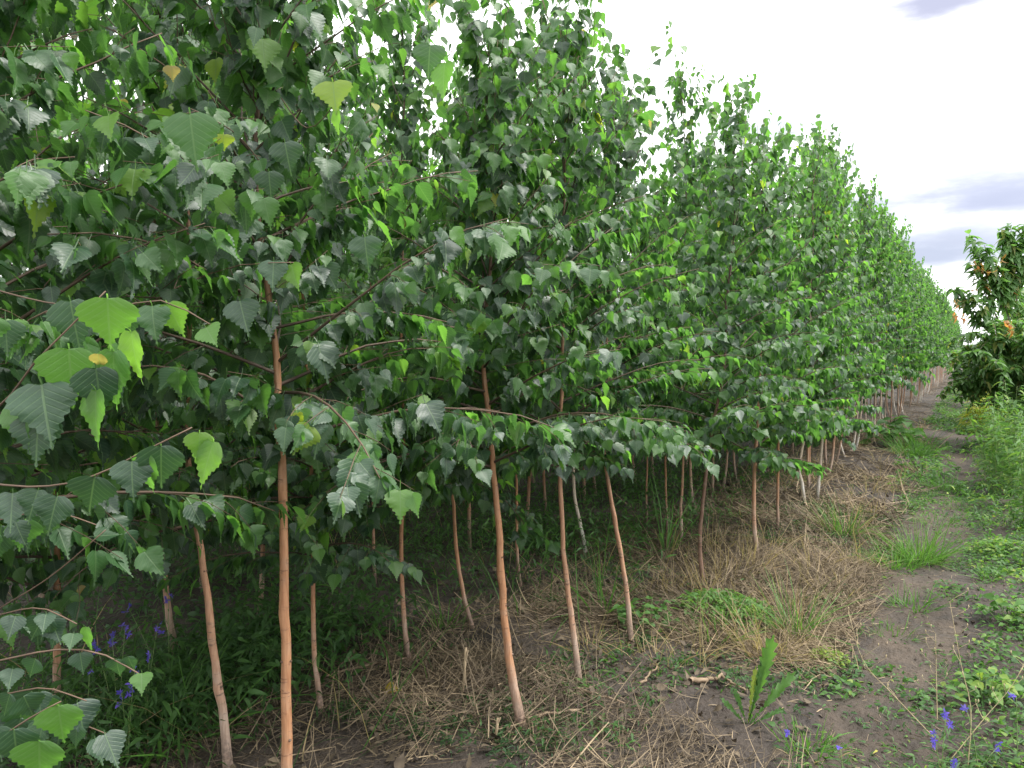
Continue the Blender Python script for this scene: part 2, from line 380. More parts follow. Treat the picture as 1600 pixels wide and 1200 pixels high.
def lay_leaves(r, acc, tmpl, pos, out, young, size, hang=.8, fresh=0.0):  # young: leaf youth plus the backlight painted into upper crowns
    pos = np.array(pos); out = np.array(out); young = np.array(young); n = len(pos)
    rd = r.normal(0, 1, (n, 3))
    down = np.array([0, 0, -1.0])
    tip = down * hang + out * .40 + rd * .27
    nr = out * 1.0 + np.array([0, 0, .75]) + r.normal(0, 1, (n, 3)) * .55
    tint = np.clip(.22 + fresh + .22 * r.normal(0, 1, n) + .34 * young, 0, .70)
    tint = np.where(r.random(n) < young * .42 + .03 + .5 * fresh, r.uniform(.6, .84, n), tint)
    q = r.random(n); tint = np.where(q < .006, r.uniform(.87, .93, n), tint); tint = np.where(q > .9992, r.uniform(.95, 1, n), tint)
    sz = size * np.clip(r.normal(1, .2, n), .5, 1.45) * (1 - .35 * young * r.random(n))
    acc.leaves(tmpl, pos, tip, nr, sz, tint, r.uniform(.74, 1.14, n), r.normal(1.1, 1.1, n))

def gen_birch(seed, path, Ht, clear, rad, spread=.55, nbr=30, tmpl=BIRCH, leaf=.078, sides=10, dens=1.0, bark=None, low=None, fresh=0.0):
    """path: trunk points from the foot up (local); above them the leader runs on to Ht"""
    r = np.random.default_rng(seed)
    P = np.asarray(path, float)
    top = P[-1].copy()
    while top[2] < Ht - .05:
        step = min(.35, Ht - top[2]); top = top + np.array([r.normal(0, .018), r.normal(0, .018), step]); P = np.vstack([P, top])
    n = 46; P = spline(P, n)
    P[1:-1, :2] += r.normal(0, .0013, (n - 2, 2))
    hf = P[:, 2] / Ht
    rr = rad * (np.exp(-hf * 22) * .22 + .86 - .80 * np.clip(hf, 0, 1) ** .9)
    knob = np.zeros(n)
    for _ in range(5): knob += .10 * np.exp(-((np.arange(n) - r.uniform(2, n * .55)) / .55) ** 2)
    rr = rr * (1 + knob)
    tk = Acc(); tk.tube(P, rr, sides, np.clip(hf * 1.0, 0, 1))
    # scars where side shoots were cut away
    for _ in range(12):
        j = int(r.uniform(2, n * .5)); a = r.uniform(0, 2 * pi); d = np.array([cos(a), sin(a), .35])
        if P[j][2] < clear + .3: tk.tube(np.array([P[j], P[j] + d * rr[j] * 1.22]), [rr[j] * .42, rr[j] * .25], 6, .72)
    br = Acc(); lv = Acc(); pos, out, young_backlit = [], [], []
    zq = P[:, 2]
    az = r.uniform(0, 6.28)
    for b in range(nbr):
        t = (b + r.uniform(-.3, .3)) / nbr; t = min(max(t, 0), .985)
        z = clear + (Ht * .91 - clear) * t ** 1.05
        j = np.interp(z, zq, np.arange(n)); o = np.array([np.interp(z, zq, P[:, c]) for c in range(3)])
        az += 2.4 + r.normal(0, .35)
        L = spread * (1.04 - .54 * t ** 1.6) * r.uniform(.75, 1.25)
        if low is not None and t < .12: L *= low
        up = radians(18 + 58 * t + r.normal(0, 8))
        d = np.array([cos(az) * cos(up), sin(az) * cos(up), sin(up)])
        m = 8; pts = [o]; s = L / (m - 1)
        for q in range(m - 1):
            f = q / (m - 2)
            d = norm(d + np.array([0, 0, (-.13 + .16 * t) * f * 1.5]) + r.normal(0, .05, 3)); pts.append(pts[-1] + d * s)
        pts = np.array(pts); r0 = np.interp(z, zq, rr) * .42 + .0012
        br.tube(pts, np.linspace(r0, .0011, m), 5, np.linspace(.1, .8, m))
        side = 1
        ntw = int(L / .075 * (1 - .35 * t * t))
        for q in range(ntw):
            f = .10 + .88 * (q + r.random()) / max(ntw, 1)
            base = np.array([np.interp(f * (m - 1), np.arange(m), pts[:, c]) for c in range(3)])
            bd = norm(pts[min(int(f * (m - 1)) + 1, m - 1)] - pts[int(f * (m - 1))])
            lat = norm(np.cross(bd, [0, 0, 1]) + 1e-6) * side; side = -side
            td = norm(bd * .75 + lat * .75 + np.array([0, 0, r.normal(.02, .22)]))
            tl = r.uniform(.10, .24) * (1.1 - .45 * t) * (1.15 - .5 * f)
            k2 = 4; tp = [base]
            for y in range(k2 - 1): td = norm(td + np.array([0, 0, -.10]) + r.normal(0, .07, 3)); tp.append(tp[-1] + td * tl / (k2 - 1))
            tp = np.array(tp); br.tube(tp, np.linspace(.0013, .0007, k2), 3, np.linspace(.5, 1, k2))
            nl = max(2, int(tl / .029 * dens * (1 - .45 * t * t)))
            for y in range(nl):
                g = (y + .6) / nl; pos.append(np.array([np.interp(g * (k2 - 1), np.arange(k2), tp[:, c]) for c in range(3)]))
                hz = tp[-1] - o; hz[2] = 0; out.append(norm(hz + .03 * norm(td))); young_backlit.append((.25 + .75 * g * g if f > .5 else .3) + .5 * t)  # tint also rises with height, painting in the backlit crown tops
        nl = max(3, int(L / .05 * dens))
        for y in range(nl):
            g = .2 + .8 * (y + .6) / nl; p = np.array([np.interp(g * (m - 1), np.arange(m), pts[:, c]) for c in range(3)])
            hz = np.array([cos(az), sin(az), 0]); pos.append(p); out.append(hz + norm(np.cross(hz, [0, 0, 1])) * r.choice([-.8, .8])); young_backlit.append(g * g)
    for z in np.arange(clear, Ht * .82, .028):
        p = np.array([np.interp(z, zq, P[:, c]) for c in range(3)]); a = r.uniform(0, 6.28); h_ = np.array([cos(a), sin(a), 0]); e = p + h_ * r.uniform(.03, .11) + [0, 0, r.uniform(0, .06)]
        br.tube(np.array([p, (p + e) / 2, e]), [.0012, .001, .0007], 3, .7)
        for q in range(3): pos.append(p + (e - p) * (.5 + .25 * q)); out.append(h_ + r.normal(0, .5, 3) * [1, 1, 0]); young_backlit.append(.2)
    for _ in range(9):
        z = Ht * r.uniform(.60, .88); o = np.array([np.interp(z, zq, P[:, c]) for c in range(3)]); a = r.uniform(0, 6.28)
        L = r.uniform(.35, .62); d = norm(np.array([cos(a) * .75, sin(a) * .75, .8])); pts = [o]
        for q in range(7): d = norm(d + np.array([0, 0, .22]) + r.normal(0, .06, 3)); pts.append(pts[-1] + d * L / 7)
        pts = np.array(pts); br.tube(pts, np.linspace(.0022, .0007, 8), 4, np.linspace(.3, 1, 8))
        for g in np.arange(.15, 1.02, .038 / L):
            b = r.uniform(0, 6.28); pos.append(np.array([np.interp(g * 7, np.arange(8), pts[:, c]) for c in range(3)])); out.append(np.array([cos(b), sin(b), 0])); young_backlit.append(1.1)
    for z in np.arange(Ht * .80, Ht, .05):
        p = np.array([np.interp(z, zq, P[:, c]) for c in range(3)]); a = r.uniform(0, 6.28); pos.append(p); out.append(np.array([cos(a), sin(a), 0])); young_backlit.append(.7)
    lay_leaves(r, lv, tmpl, pos, out, young_backlit, leaf, fresh=fresh)
    return tk.data('trunk', bark), br.data('branches', M_TWIG), lv.data('crown', M_BIRCH), len(pos)

def birch(name, label, loc, meshes, group='young birches in the nursery rows', rz=0.0):
    t = thing(name, label, 'tree', loc, group, rz)
    part('trunk', meshes[0], t); part('branches', meshes[1], t); part('crown', meshes[2], t)
    return t

def foot_of(px, py):
    x, y = on_ground(px, py); return np.array([x, y, float(gz(x, y)) - .01])
def trunk_path(poly, foot_px):
    """a trunk's bends read off the photo, laid in the upright plane through its foot"""
    x, y = on_ground(*foot_px); f = np.array([x, y, 0.0])
    z = float((f - EYE) @ FWD)
    pts = [np.array([0, 0, 0.0])]
    for q in poly: pts.append(at(q[0], q[1], z) - f)
    pts = np.array(pts); pts[0] = (0, 0, -.03)
    return f + np.array([0, 0, float(gz(x, y))]), pts

# name, foot pixel, trunk bends, height, clear stem, foot radius, bark, spread, label
NEAR = [
 ((-62, 1700), [(-70, 1100), (-78, 600)], 2.95, 1.02, .020, 'o', .50, 'birch at the left edge whose shoots of big bright leaves hang nearest'),
 ((452, 1412), [(448, 1150), (445, 960), (440, 760), (427, 545)], 2.9, 1.12, .0185, 'o', .56, 'birch with the thickest orange trunk, standing upright left of the others'),
 ((818, 1160), [(800, 1080), (787, 980), (779, 850), (765, 690), (755, 565)], 2.62, .93, .0185, 'o', .58, 'birch with a tall orange trunk curving at its foot onto the dry straw heap'),
 ((907, 1080), [(893, 980), (881, 880), (875, 750), (877, 640)], 2.85, .86, .0145, 'p', .56, 'birch with a slim pinkish trunk, first beyond the orange one over the straw heap'),
 ((987, 1012), [(977, 920), (962, 830), (944, 712)], 2.8, .84, .0145, 'p', .56, 'birch with a pinkish trunk leaning left out of a green weed patch'),
 ((1099, 922), [(1094, 860), (1098, 790), (1112, 680), (1132, 575)], 3.0, .80, .015, 'd', .60, 'birch with a dark brown trunk slanting right behind the bright green weeds'),
 ((1183, 872), [(1178, 810), (1179, 740)], 2.95, .62, .017, 'p', .60, 'birch with a pale forked foot and leaves hanging low over its trunk'),
 ((1215, 832), [(1215, 780), (1216, 730)], 3.05, .66, .013, 'o', .55, 'thin orange birch just beyond the one with the pale forked foot'),
 ((1259, 794), [(1254, 765), (1249, 732)], 3.5, .58, .016, 'w', .55, 'birch with a white trunk leaning left, nearest white one beside the path'),
 ((1276, 786), [(1279, 760), (1281, 735)], 3.2, .55, .017, 'w', .5, 'white birch with a dark split foot beside the leaning white one'),
 # second row
 ((357, 1205), [(350, 1130), (335, 1040), (316, 880), (295, 750)], 3.35, .80, .0165, 'p', .55, 'birch with a grey lower trunk leaning left, next to the larkspurs'),
 ((503, 1120), [(492, 1030), (489, 930), (489, 850), (485, 700)], 3.35, .60, .0115, 'o', .52, 'thin orange birch in the second row behind the thickest upright trunk'),
 ((641, 1040), [(630, 960), (627, 860), (628, 815), (633, 785)], 3.3, .66, .0125, 'o', .52, 'birch with a reddish trunk kinked at the top, alone on the bare dark soil'),
 ((740, 980), [(725, 930), (713, 860), (709, 790), (704, 735)], 2.9, .76, .0125, 'o', .52, 'birch with a trunk curving strongly left just behind the tall orange one'),
 ((815, 915), [(808, 860), (808, 800), (805, 660)], 3.25, .74, .0105, 'o', .52, 'thin reddish birch framed between the tall orange trunk and a pinkish one'),
 ((917, 862), [(908, 820), (899, 780), (896, 740)], 3.25, .72, .014, 'w', .52, 'white birch with a black mottled foot leaning out of the weeds'),
 # third row and deeper
 ((585, 905), [(584, 850), (583, 800)], 3.3, .62, .012, 'o', .55, 'thin orange birch in deep shade beyond the kinked reddish trunk'),
 ((66, 945), [(64, 890), (62, 850)], 2.8, .75, .018, 'p', .55, 'birch whose short brown trunk shows in the dark gap at the left edge'),
 ((1043, 830), [(1041, 790), (1040, 750)], 2.8, .72, .011, 'o', .52, 'thin reddish birch behind the tall grass stalk'),
 ((1066, 852), [(1064, 800), (1067, 740)], 3.55, .68, .012, 'p', .55, 'thin pale-stemmed birch between the leaning pinkish trunk and the dark brown one'),
 ((1011, 820), [(1010, 770), (1011, 735)], 2.8, .7, .009, 'o', .5, 'thread-thin red birch behind the pinkish leaning trunk'),
]
BK = dict(o=M_BARK, p=M_PALE, d=M_DARKBARK, w=M_WHITE)
total = 0
near_roots = []
occupied = []
for i, (fp, poly, ht, clr, rad, bk, spr, lab) in enumerate(NEAR):
    f, pth = trunk_path(poly, fp)
    z = float((f - EYE) @ FWD)
    ms = gen_birch(100 + i, pth, ht, clr, rad, spr, 54 if z < 3.2 else 46 if z < 6 else 40, BIRCH if z < 4.6 else BIRCH_MID, .061, 10, 1.55 if z < 6 else 1.3, BK[bk], 1.0, .0 if z < 2.6 else .05 if z < 4 else .11)
    total += ms[3]
    near_roots.append(birch('birch_tree', lab, f, ms)); occupied.append(f[:2])

# kinds that are copied down the rows
VAR = []
for k in range(12):
    r = np.random.default_rng(500 + k)
    lean = r.normal(0, .05, 2)
    pth = [(0, 0, -.03), (lean[0] * .8, lean[1] * .8, .25), (lean[0] * 1.2, lean[1] * 1.2, .8), (lean[0], lean[1], 1.3)]
    ms = gen_birch(600 + k, pth, 3.0, .52 + .05 * (k % 4) + (.28 if 4 < k < 9 else -.22 if k > 8 else 0), .0155, .58, 44, BIRCH_FAR, .066, 7, 1.25, [M_BARK, M_PALE, M_WHITE, M_PALE, M_BARK, M_WHITE, M_PALE, M_WHITE, M_PALE, M_BARK, M_PALE, M_BARK][k], 1.0, .14 if k < 9 else 0)
    VAR.append(ms)
used = {}
def far_birch(x, y, ht, k, label, group):
    s = ht / 3.0
    loc = (x, y, float(gz(x, y)) - .01); rz = R.uniform(0, 2 * pi); w_ = R.uniform(.92, 1.1)
    if k not in used:
        t = birch('birch_tree', label, loc, VAR[k], group, rz); t.scale = (w_, w_, s); used[k] = t
    else: copy_thing(used[k], loc, rz, (w_, w_, s), label, group)
occ = np.array(occupied)
# path-side row
y = 7.95; i = 0
ordn = ['first', 'second', 'third', 'fourth', 'fifth', 'sixth', 'seventh', 'eighth', 'ninth', 'tenth', 'eleventh', 'twelfth']
while y < 66:
    ht = 3.62 + .22 * R.normal() if y > 9 else 3.5
    kk = int(R.integers(7)) if y < 8.6 else int(R.integers(5, 9)); col_ = ['orange', 'pale', 'white', 'pale', 'orange', 'white', 'pale', 'white', 'pale'][kk]
    if i < 12: lab, g = f'{ordn[i]} path-side birch beyond the white one with the split foot, {col_} trunk', 'young birches in the nursery rows'
    else: lab, g = 'small far birch in the path-side row, its thin trunk merging with its neighbours', 'far birches along the path'
    far_birch(-1.42 + R.normal(0, .06), y, max(2.9, ht), kk, lab, g)
    i += 1; y += R.uniform(.40, .66) if y < 25 else R.uniform(.5, .85)
# inner rows: only what the gaps between the front trees show
for row, (x0, y0, y1, step) in enumerate([(-2.18, .3, 24, .56), (-3.05, .9, 17, .62), (-3.95, 1.6, 14, .66), (-4.85, 2.2, 11, .7), (-5.8, 2.6, 10, .72), (-6.7, 3.0, 10, .8), (-7.6, 3.4, 9.5, .85), (-8.5, 3.8, 9.5, .95)]):
    y = y0
    while y < y1:
        x = x0 + R.normal(0, .07)
        if np.min(np.hypot(occ[:, 0] - x, occ[:, 1] - y)) > .42:
            lab = 'birch of the second row mostly hidden behind the path-side birches' if row == 0 else 'birch deep inside the plantation, only bits of trunk and crown showing'
            far_birch(x, y, (3.35 if y < 8 else 3.15) + R.normal(0, .12), int(R.choice([3, 7] if y < 2.0 and row == 0 else [9, 10, 11, 0, 11] if row else [0, 4, 1, 9, 11, 3])), lab, 'second-row birches behind the front row' if row == 0 else 'birches deep inside the plantation')
        y += step * R.uniform(.85, 1.15)

# near shoots of the birch at the left edge and single big leaves close to the camera
def shoot(root, name, twigs, leaves, z0):
    """twigs: polylines of (px, py, depth); leaves: base px, tip px, depth, tint, how far it faces the camera, width"""
    off = np.array(root.location)
    for tw, r0 in twigs:
        a = Acc(); P = spline([at(*q) for q in tw], 3 * len(tw)) - off; a.tube(P, np.linspace(r0, .0009, len(P)), 6, np.linspace(.3, 1, len(P)))
        part('twig', a.data('twig', M_TWIG), root)
    l = Acc(); P0, tip, nr, sz, tn, wd = [], [], [], [], [], []
    for (bx, by, tx, ty, z, tint, face, wid) in leaves:
        b = at(bx, by, z); e = at(tx, ty, z + R.uniform(-.02, .02)); t = e - b; L = np.linalg.norm(t)
        toward = norm(EYE - b); sidev = norm(np.cross(t, toward))
        n_ = toward * cos(face) + sidev * sin(face) + np.array([0, 0, .15])
        P0.append(b - t * .10); tip.append(t); nr.append(n_); sz.append(L * 1.02); tn.append(tint); wd.append(wid)
    l.leaves(BIRCH_HERO, np.array(P0) - off, tip, nr, np.array(sz), np.array(tn), np.array(wd), np.random.default_rng(3).uniform(.4, 1.5, len(P0)))
    part('big_leaves', l.data('big_leaves', M_BIRCH), root)
Z = .98
shoot(near_roots[0], 'near_shoot',
 [([(-120, 560, 1.15), (-20, 640, 1.05), (60, 560, Z), (120, 500, Z), (165, 455, Z)], .0022),
  ([(-120, 730, 1.1), (0, 757, Z), (90, 758, Z), (160, 738, Z), (225, 705, Z), (300, 668, Z)], .0019),
  ([(-120, 420, 1.25), (60, 470, 1.15), (170, 480, 1.12), (255, 470, 1.1), (330, 508, 1.1)], .0016),
  ([(-120, 1060, 1.1), (0, 1032, Z), (90, 1015, Z), (160, 1022, Z), (232, 1062, Z)], .0017),
  ([(-120, 1240, 1.0), (-10, 1160, .95), (50, 1120, .94), (95, 1096, .93)], .0017),
  ([(-100, 1010, 1.3), (0, 950, 1.28), (80, 900, 1.25), (165, 828, 1.22)], .0014)],
 [(108, 545, 113, 640, Z, .78, .15, 1.05), (168, 466, 172, 548, Z, .81, .1, 1.15), (205, 518, 213, 602, Z, .83, .9, .7), (178, 548, 176, 645, Z, .74, .6, .7),
  (150, 575, 160, 655, Z, .25, .2, 1.0), (150, 610, 146, 702, Z, .8, .95, .7), (65, 600, 78, 700, Z, .3, .3, 1.05), (110, 470, 125, 555, Z + .05, .3, .3, .9), (25, 630, 38, 705, Z, .72, .7, .8),
  (60, 650, 55, 730, Z, .2, .2, 1.0), (153, 553, 158, 580, Z - .01, .99, .3, .8),
  (312, 676, 310, 725, Z, .83, .1, 1.0), (334, 690, 308, 765, Z, .82, .6, .8), (252, 697, 251, 767, Z, .2, .1, 1.0), (206, 720, 207, 785, Z, .22, .2, 1.05), (228, 710, 232, 775, Z, .74, .7, .8), (148, 745, 138, 803, Z, .15, .1, 1.15),
  (90, 775, 72, 838, Z, .25, .2, 1.0), (60, 765, 40, 820, Z, .28, .3, 1.0), (20, 770, 15, 832, Z, .2, .2, 1.0),
  (262, 474, 288, 528, 1.1, .82, .4, 1.0), (238, 478, 242, 536, 1.1, .5, .3, 1.0), (322, 512, 338, 540, 1.1, .8, .2, 1.1), (200, 480, 205, 530, 1.1, .3, .2, 1.0),
  (92, 1103, 98, 1166, .93, .80, .25, 1.15), (62, 1158, 60, 1225, .92, .78, .3, 1.2), (22, 1140, 28, 1202, .93, .2, .2, 1.1), (222, 1052, 220, 1086, Z, .78, .3, 1.1), (115, 990, 108, 1018, Z, .5, .2, 1.1), (135, 980, 140, 1022, Z, .8, .9, .7),
  (72, 960, 66, 990, Z, .3, .2, 1.0), (125, 1020, 130, 1055, Z, .15, .2, 1.1), (182, 1030, 186, 1060, Z, .3, .4, 1.0), (200, 1026, 210, 1052, Z, .3, .5, .9), (55, 1030, 45, 1060, Z, .3, .3, 1.1), (20, 1045, 12, 1080, Z, .3, .2, 1.1)], Z)
def along(tws, z, n, seed, L=46):
    """leaves hanging at random from shoots whose courses were read off the photo"""
    r = np.random.default_rng(seed); o = []
    for tw, _ in tws:
        P = np.array([q[:2] for q in tw], float)
        for i in range(n):
            g = r.uniform(.1, 1) * (len(P) - 1); x = np.interp(g, np.arange(len(P)), P[:, 0]) + r.normal(0, 5); y = np.interp(g, np.arange(len(P)), P[:, 1]) + r.uniform(2, 16)
            l_ = L * r.uniform(.6, 1.25); o.append((x, y, x + r.normal(0, 11), y + l_, z + r.uniform(-.06, .10), r.uniform(.02, .5) if r.random() < .86 else r.uniform(.6, .82), r.normal(.2, .35), r.uniform(.8, 1.15)))
    return o
_low = [([(-120, 985, 1.25), (-20, 965, 1.2), (60, 950, 1.15), (120, 975, 1.12)], .0015), ([(-120, 1090, 1.2), (0, 1085, 1.15), (70, 1075, 1.12), (135, 1095, 1.1)], .0015), ([(-120, 1150, 1.3), (0, 1120, 1.25), (90, 1120, 1.22), (175, 1150, 1.2)], .0014), ([(-120, 860, 1.3), (-10, 815, 1.25), (80, 800, 1.2), (150, 820, 1.18)], .0015)]
shoot(near_roots[0], 'low_shoot', _low, along(_low, 1.16, 13, 5), Z)
Z = 1.5
shoot(near_roots[1], 'front_shoot',
 [([(440, 300, 1.9), (380, 220, 1.7), (330, 185, 1.55), (298, 170, Z)], .0016),
  ([(430, 140, 1.9), (480, 200, 1.7), (530, 150, 1.55), (522, 125, Z)], .0015),
  ([(430, 480, 1.9), (360, 425, 1.6), (405, 412, 1.5), (462, 410, Z)], .0014)],
 [(297, 178, 308, 268, 1.35, .62, .1, 1.0), (520, 128, 525, 178, Z, .9, .2, 1.25), (527, 172, 525, 215, Z, .82, 1.0, .7), (349, 210, 350, 236, Z, .91, .1, 1.5), (455, 413, 466, 455, Z, .82, .5, .9),
  (428, 408, 425, 455, Z, .35, .2, 1.0), (445, 222, 455, 275, Z, .15, .1, 1.1), (420, 268, 424, 315, Z, .12, .1, 1.1), (672, 70, 668, 122, 1.45, .45, .1, 1.15), (695, 98, 690, 160, 1.45, .8, .7, .8), (268, 103, 270, 128, Z, .99, .2, 1.2),
  (280, 265, 283, 312, Z, .12, .15, 1.1), (395, 300, 392, 345, Z, .7, .3, 1.0), (85, 365, 75, 410, Z, .78, .4, 1.0), (143, 365, 158, 418, Z, .6, .3, 1.0), (570, 370, 575, 425, 1.6, .3, .2, 1.05), (375, 470, 388, 525, Z, .2, .2, 1.05)], Z)

# ------------------------------------------------------------------ orchard trees right of the path
def gen_orchard(seed, Ht, spread, shoots):
    r = np.random.default_rng(seed); tk = Acc(); br = Acc(); lv = Acc()
    tp = spline([(0, 0, -.05), (.03, .02, .4), (.0, .05, .8), (.02, .02, 1.2)], 9); tk.tube(tp, np.linspace(.055, .035, 9), 10)
    pos, tip, nrm, sz, tn = [], [], [], [], []
    def limb(o, d, L, r0, leafy, orange, step=.03, long=.12, bend=-.04):
        m = 9; P = [o]
        for q in range(m - 1): d = norm(d + np.array([0, 0, bend]) + r.normal(0, .05, 3)); P.append(P[-1] + d * L / (m - 1))
        P = np.array(P); br.tube(P, np.linspace(r0, .003, m), 5)
        n = int(L / step)
        for y in range(n):
            g = leafy + (1 - leafy) * (y + r.random()) / n; p = np.array([np.interp(g * (m - 1), np.arange(m), P[:, c]) for c in range(3)])
            a = r.uniform(0, 2 * pi); h = np.array([cos(a), sin(a), 0])
            pos.append(p); tip.append(h * .85 + np.array([0, 0, r.normal(.0, .3)])); nrm.append(np.array([0, 0, 1.0]) + r.normal(0, .25, 3)); sz.append(long * r.uniform(.7, 1.25))
            tn.append(r.uniform(.93, 1) if r.random() < orange else np.clip(r.normal(.55, .22), 0, .84))
        return P
    for k in range(34):
        z = .55 + 1.35 * (k / 34) * Ht / 3.2; a = k * 2.4 + r.normal(0, .3)
        o = np.array([0, 0, min(z, 1.2)]) if z < 1.2 else np.array([r.normal(0, .08), r.normal(0, .08), z * .9])
        P = limb(o, norm(np.array([cos(a), sin(a), r.uniform(.15, .8)])), spread * r.uniform(.75, 1.1) * (1.05 - .25 * k / 34), .012, .2, .004, .015, .10, -.05)
        for q in range(7):
            b = P[2 + q % 7]; a2 = a + r.normal(0, 1.1)
            limb(b, norm(np.array([cos(a2), sin(a2), r.normal(.1, .4)])), r.uniform(.25, .55), .005, .05, .003, .013, .095, -.12)
    for (x, y_, z0, z1, orange) in shoots:
        o = np.array([x * .5, y_ * .5, z0]); e = np.array([x, y_, z1]); limb(o, norm(e - o), np.linalg.norm(e - o), .010, .15, orange * .15, .0095, .125, .0)
    # three withered clusters hanging at the tree's edge
    lv.leaves(PEACH, np.array(pos), np.array(tip), np.array(nrm), np.array(sz), np.array(tn), r.uniform(.8, 1.25, len(pos)), r.uniform(.6, 1.5, len(pos)))
    return tk, br, lv
def cluster(acc, centre, n, rad, seed):
    r = np.random.default_rng(seed); p = centre + r.normal(0, rad, (n, 3)) * [1, 1, 1.6]
    acc.leaves(PEACH, p, r.normal(0, .35, (n, 3)) + [0, 0, -1], r.normal(0, 1, (n, 3)), r.uniform(.05, .10, n), r.uniform(.9, 1, n), r.uniform(.5, 1, n), 1.6)
def orchard(seed, loc, Ht, spread, shoots, label, clusters=()):
    tk, br, lv = gen_orchard(seed, Ht, spread, shoots)
    t = thing('orchard_tree', label, 'tree', loc, 'orchard trees right of the path')
    part('trunk', tk.data('trunk', M_GREYBARK), t); part('branches', br.data('branches', M_GREYBARK), t)
    part('crown', lv.data('crown', M_ORCH), t)
    if clusters:
        c = Acc()
        for i, (p, n, rd) in enumerate(clusters): cluster(c, p - np.array(loc), n, rd, 40 + i)
        part('withered_leaves', c.data('withered_leaves', M_ORCH), t)
oz = 11.2
ob = at(1606, 560, oz); oloc = (ob[0], ob[1], float(gz(ob[0], ob[1])))
def rel(px, py, z=oz): q = at(px, py, z) - np.array(oloc); return q
def sh(px, py0, py1, orange, z=oz): a = rel(px, py0, z); b = rel(px, py1, z); return (b[0], b[1], a[2], b[2], orange)
orchard(31, oloc, 3.2, .95, [sh(1524, 480, 362, .02), sh(1530, 470, 385, .03), sh(1515, 500, 415, .02), sh(1572, 470, 350, .02), sh(1586, 450, 352, .02), sh(1598, 460, 348, .02), sh(1560, 480, 380, .04), sh(1548, 500, 420, .05), sh(1486, 520, 452, .03), sh(1500, 520, 462, .02), sh(1620, 470, 360, 0), sh(1640, 470, 370, 0)],
 'leafy orchard tree with drooping leaves and orange withered clusters, right of the path',
 [(at(1494, 487, oz - .3), 7, .03), (at(1504, 494, oz - .3), 5, .025), (at(1495, 470, oz - .3), 4, .025), (at(1580, 510, oz - .7), 9, .035), (at(1571, 501, oz - .7), 4, .02), (at(1528, 412, oz - .1), 7, .04), (at(1538, 417, oz - .1), 7, .03), (at(1570, 408, oz - .1), 7, .04), (at(1585, 416, oz), 6, .04)])
for i, (x, yy, s) in enumerate([(.95, 17.5, 1.25), (1.0, 22.5, 1.2), (1.1, 28, 1.3), (1.3, 36, 1.4)]):
    orchard(50 + i, (x, yy, float(gz(x, yy))), 2.6, s, [(R.normal(0, .4), R.normal(0, .4), 1.8, R.uniform(2.4, 2.9), .01) for _ in range(6)],
            ['orchard tree just behind the one with orange clusters', 'second orchard tree behind the one with orange clusters', 'third orchard tree behind the one with orange clusters', 'farthest orchard tree closing the end of the path'][i])

# ------------------------------------------------------------------ straw, grass and weeds nobody could count
def scatter(n, fx, fy, seed, keep=None):
    r = np.random.default_rng(seed); x = fx(r, n); y = fy(r, n)
    if keep is not None: k_ = r.random(n) < keep(x, y); x, y = x[k_], y[k_]
    return r, x, y
def straw_keep(x, y):
    p = np.clip(.50 + 2.3 * vnoise(x * 1.6, y * 1.6, 21) + .9 * vnoise(x * 5, y * 5, 22), .02, 1)
    return p * np.clip((-.42 - x) / .12, 0, 1) * np.clip((x + 2.6) / .9, .0, 1)
a = Acc()
for n, y0, y1, seed, ln in ((110000, 1.1, 6.5, 1, .13), (30000, 6, 14, 2, .17), (9000, 13, 40, 3, .32)):
    r, x, y = scatter(n, lambda r, n: r.uniform(-2.6, -.40, n), lambda r, n: r.uniform(y0, y1, n), seed, straw_keep)
    m = len(x); flow = 2.2 + 3.5 * vnoise(x * 1.3, y * 1.3, 31) + r.normal(0, .95, m)
    tip = np.stack([np.cos(flow), np.sin(flow), r.normal(.03, .10, m)], 1)
    pile = np.clip(straw_keep(x, y), 0, 1)
    pos = np.stack([x, y, micro(x, y) + .004 + .05 * pile * r.random(m) ** 1.5], 1)
    L = ln * (.25 + 1.6 * r.random(m) ** 2)
    wd = (.0010 + .0036 * r.random(m) ** 3) * (1 if y0 < 6 else 2) / L
    a.leaves(STRAW, pos, tip, np.array([0, 0, .7]) + r.normal(0, .8, (m, 3)), L, np.clip(r.normal(.40, .30, m) + .9 * vnoise(x * 2, y * 2, 33), 0, 1), wd, r.normal(.5, 2.2, m))

r, x, y = scatter(2600, lambda r, n: r.uniform(-.6, .6, n), lambda r, n: 1.6 + 9 * r.random(n) ** 1.6, 5); m = len(x); an = r.uniform(0, 6.28, m); L = .05 * r.uniform(.2, 1.6, m)
a.leaves(STRAW, np.stack([x, y, micro(x, y) + .008], 1), np.stack([np.cos(an), np.sin(an), r.normal(.02, .08, m)], 1), np.array([0, 0, .7]) + r.normal(0, .6, (m, 3)), L, r.uniform(.1, .9, m), r.uniform(.001, .003, m) / L, r.uniform(-1, 2, m))
r, x, y = scatter(3000, lambda r, n: r.uniform(-2.8, -.5, n), lambda r, n: 1.1 + 7 * r.random(n), 8); m = len(x); an = r.uniform(0, 6.28, m)
a.leaves(OVATE, np.stack([x, y, micro(x, y) + .006 + .02 * r.random(m)], 1), np.stack([np.cos(an), np.sin(an), r.normal(.05, .25, m)], 1), np.array([0, 0, 1.]) + r.normal(0, .5, (m, 3)), r.uniform(.012, .045, m), np.clip(r.normal(.03, .10, m), 0, .4), r.uniform(.5, 1.6, m), r.normal(0, 2.0, m))
CL = Acc(); r, x, y = scatter(3600, lambda r, n: r.uniform(-1.6, .9, n), lambda r, n: 1.4 + 8 * r.random(n) ** 1.5, 6)
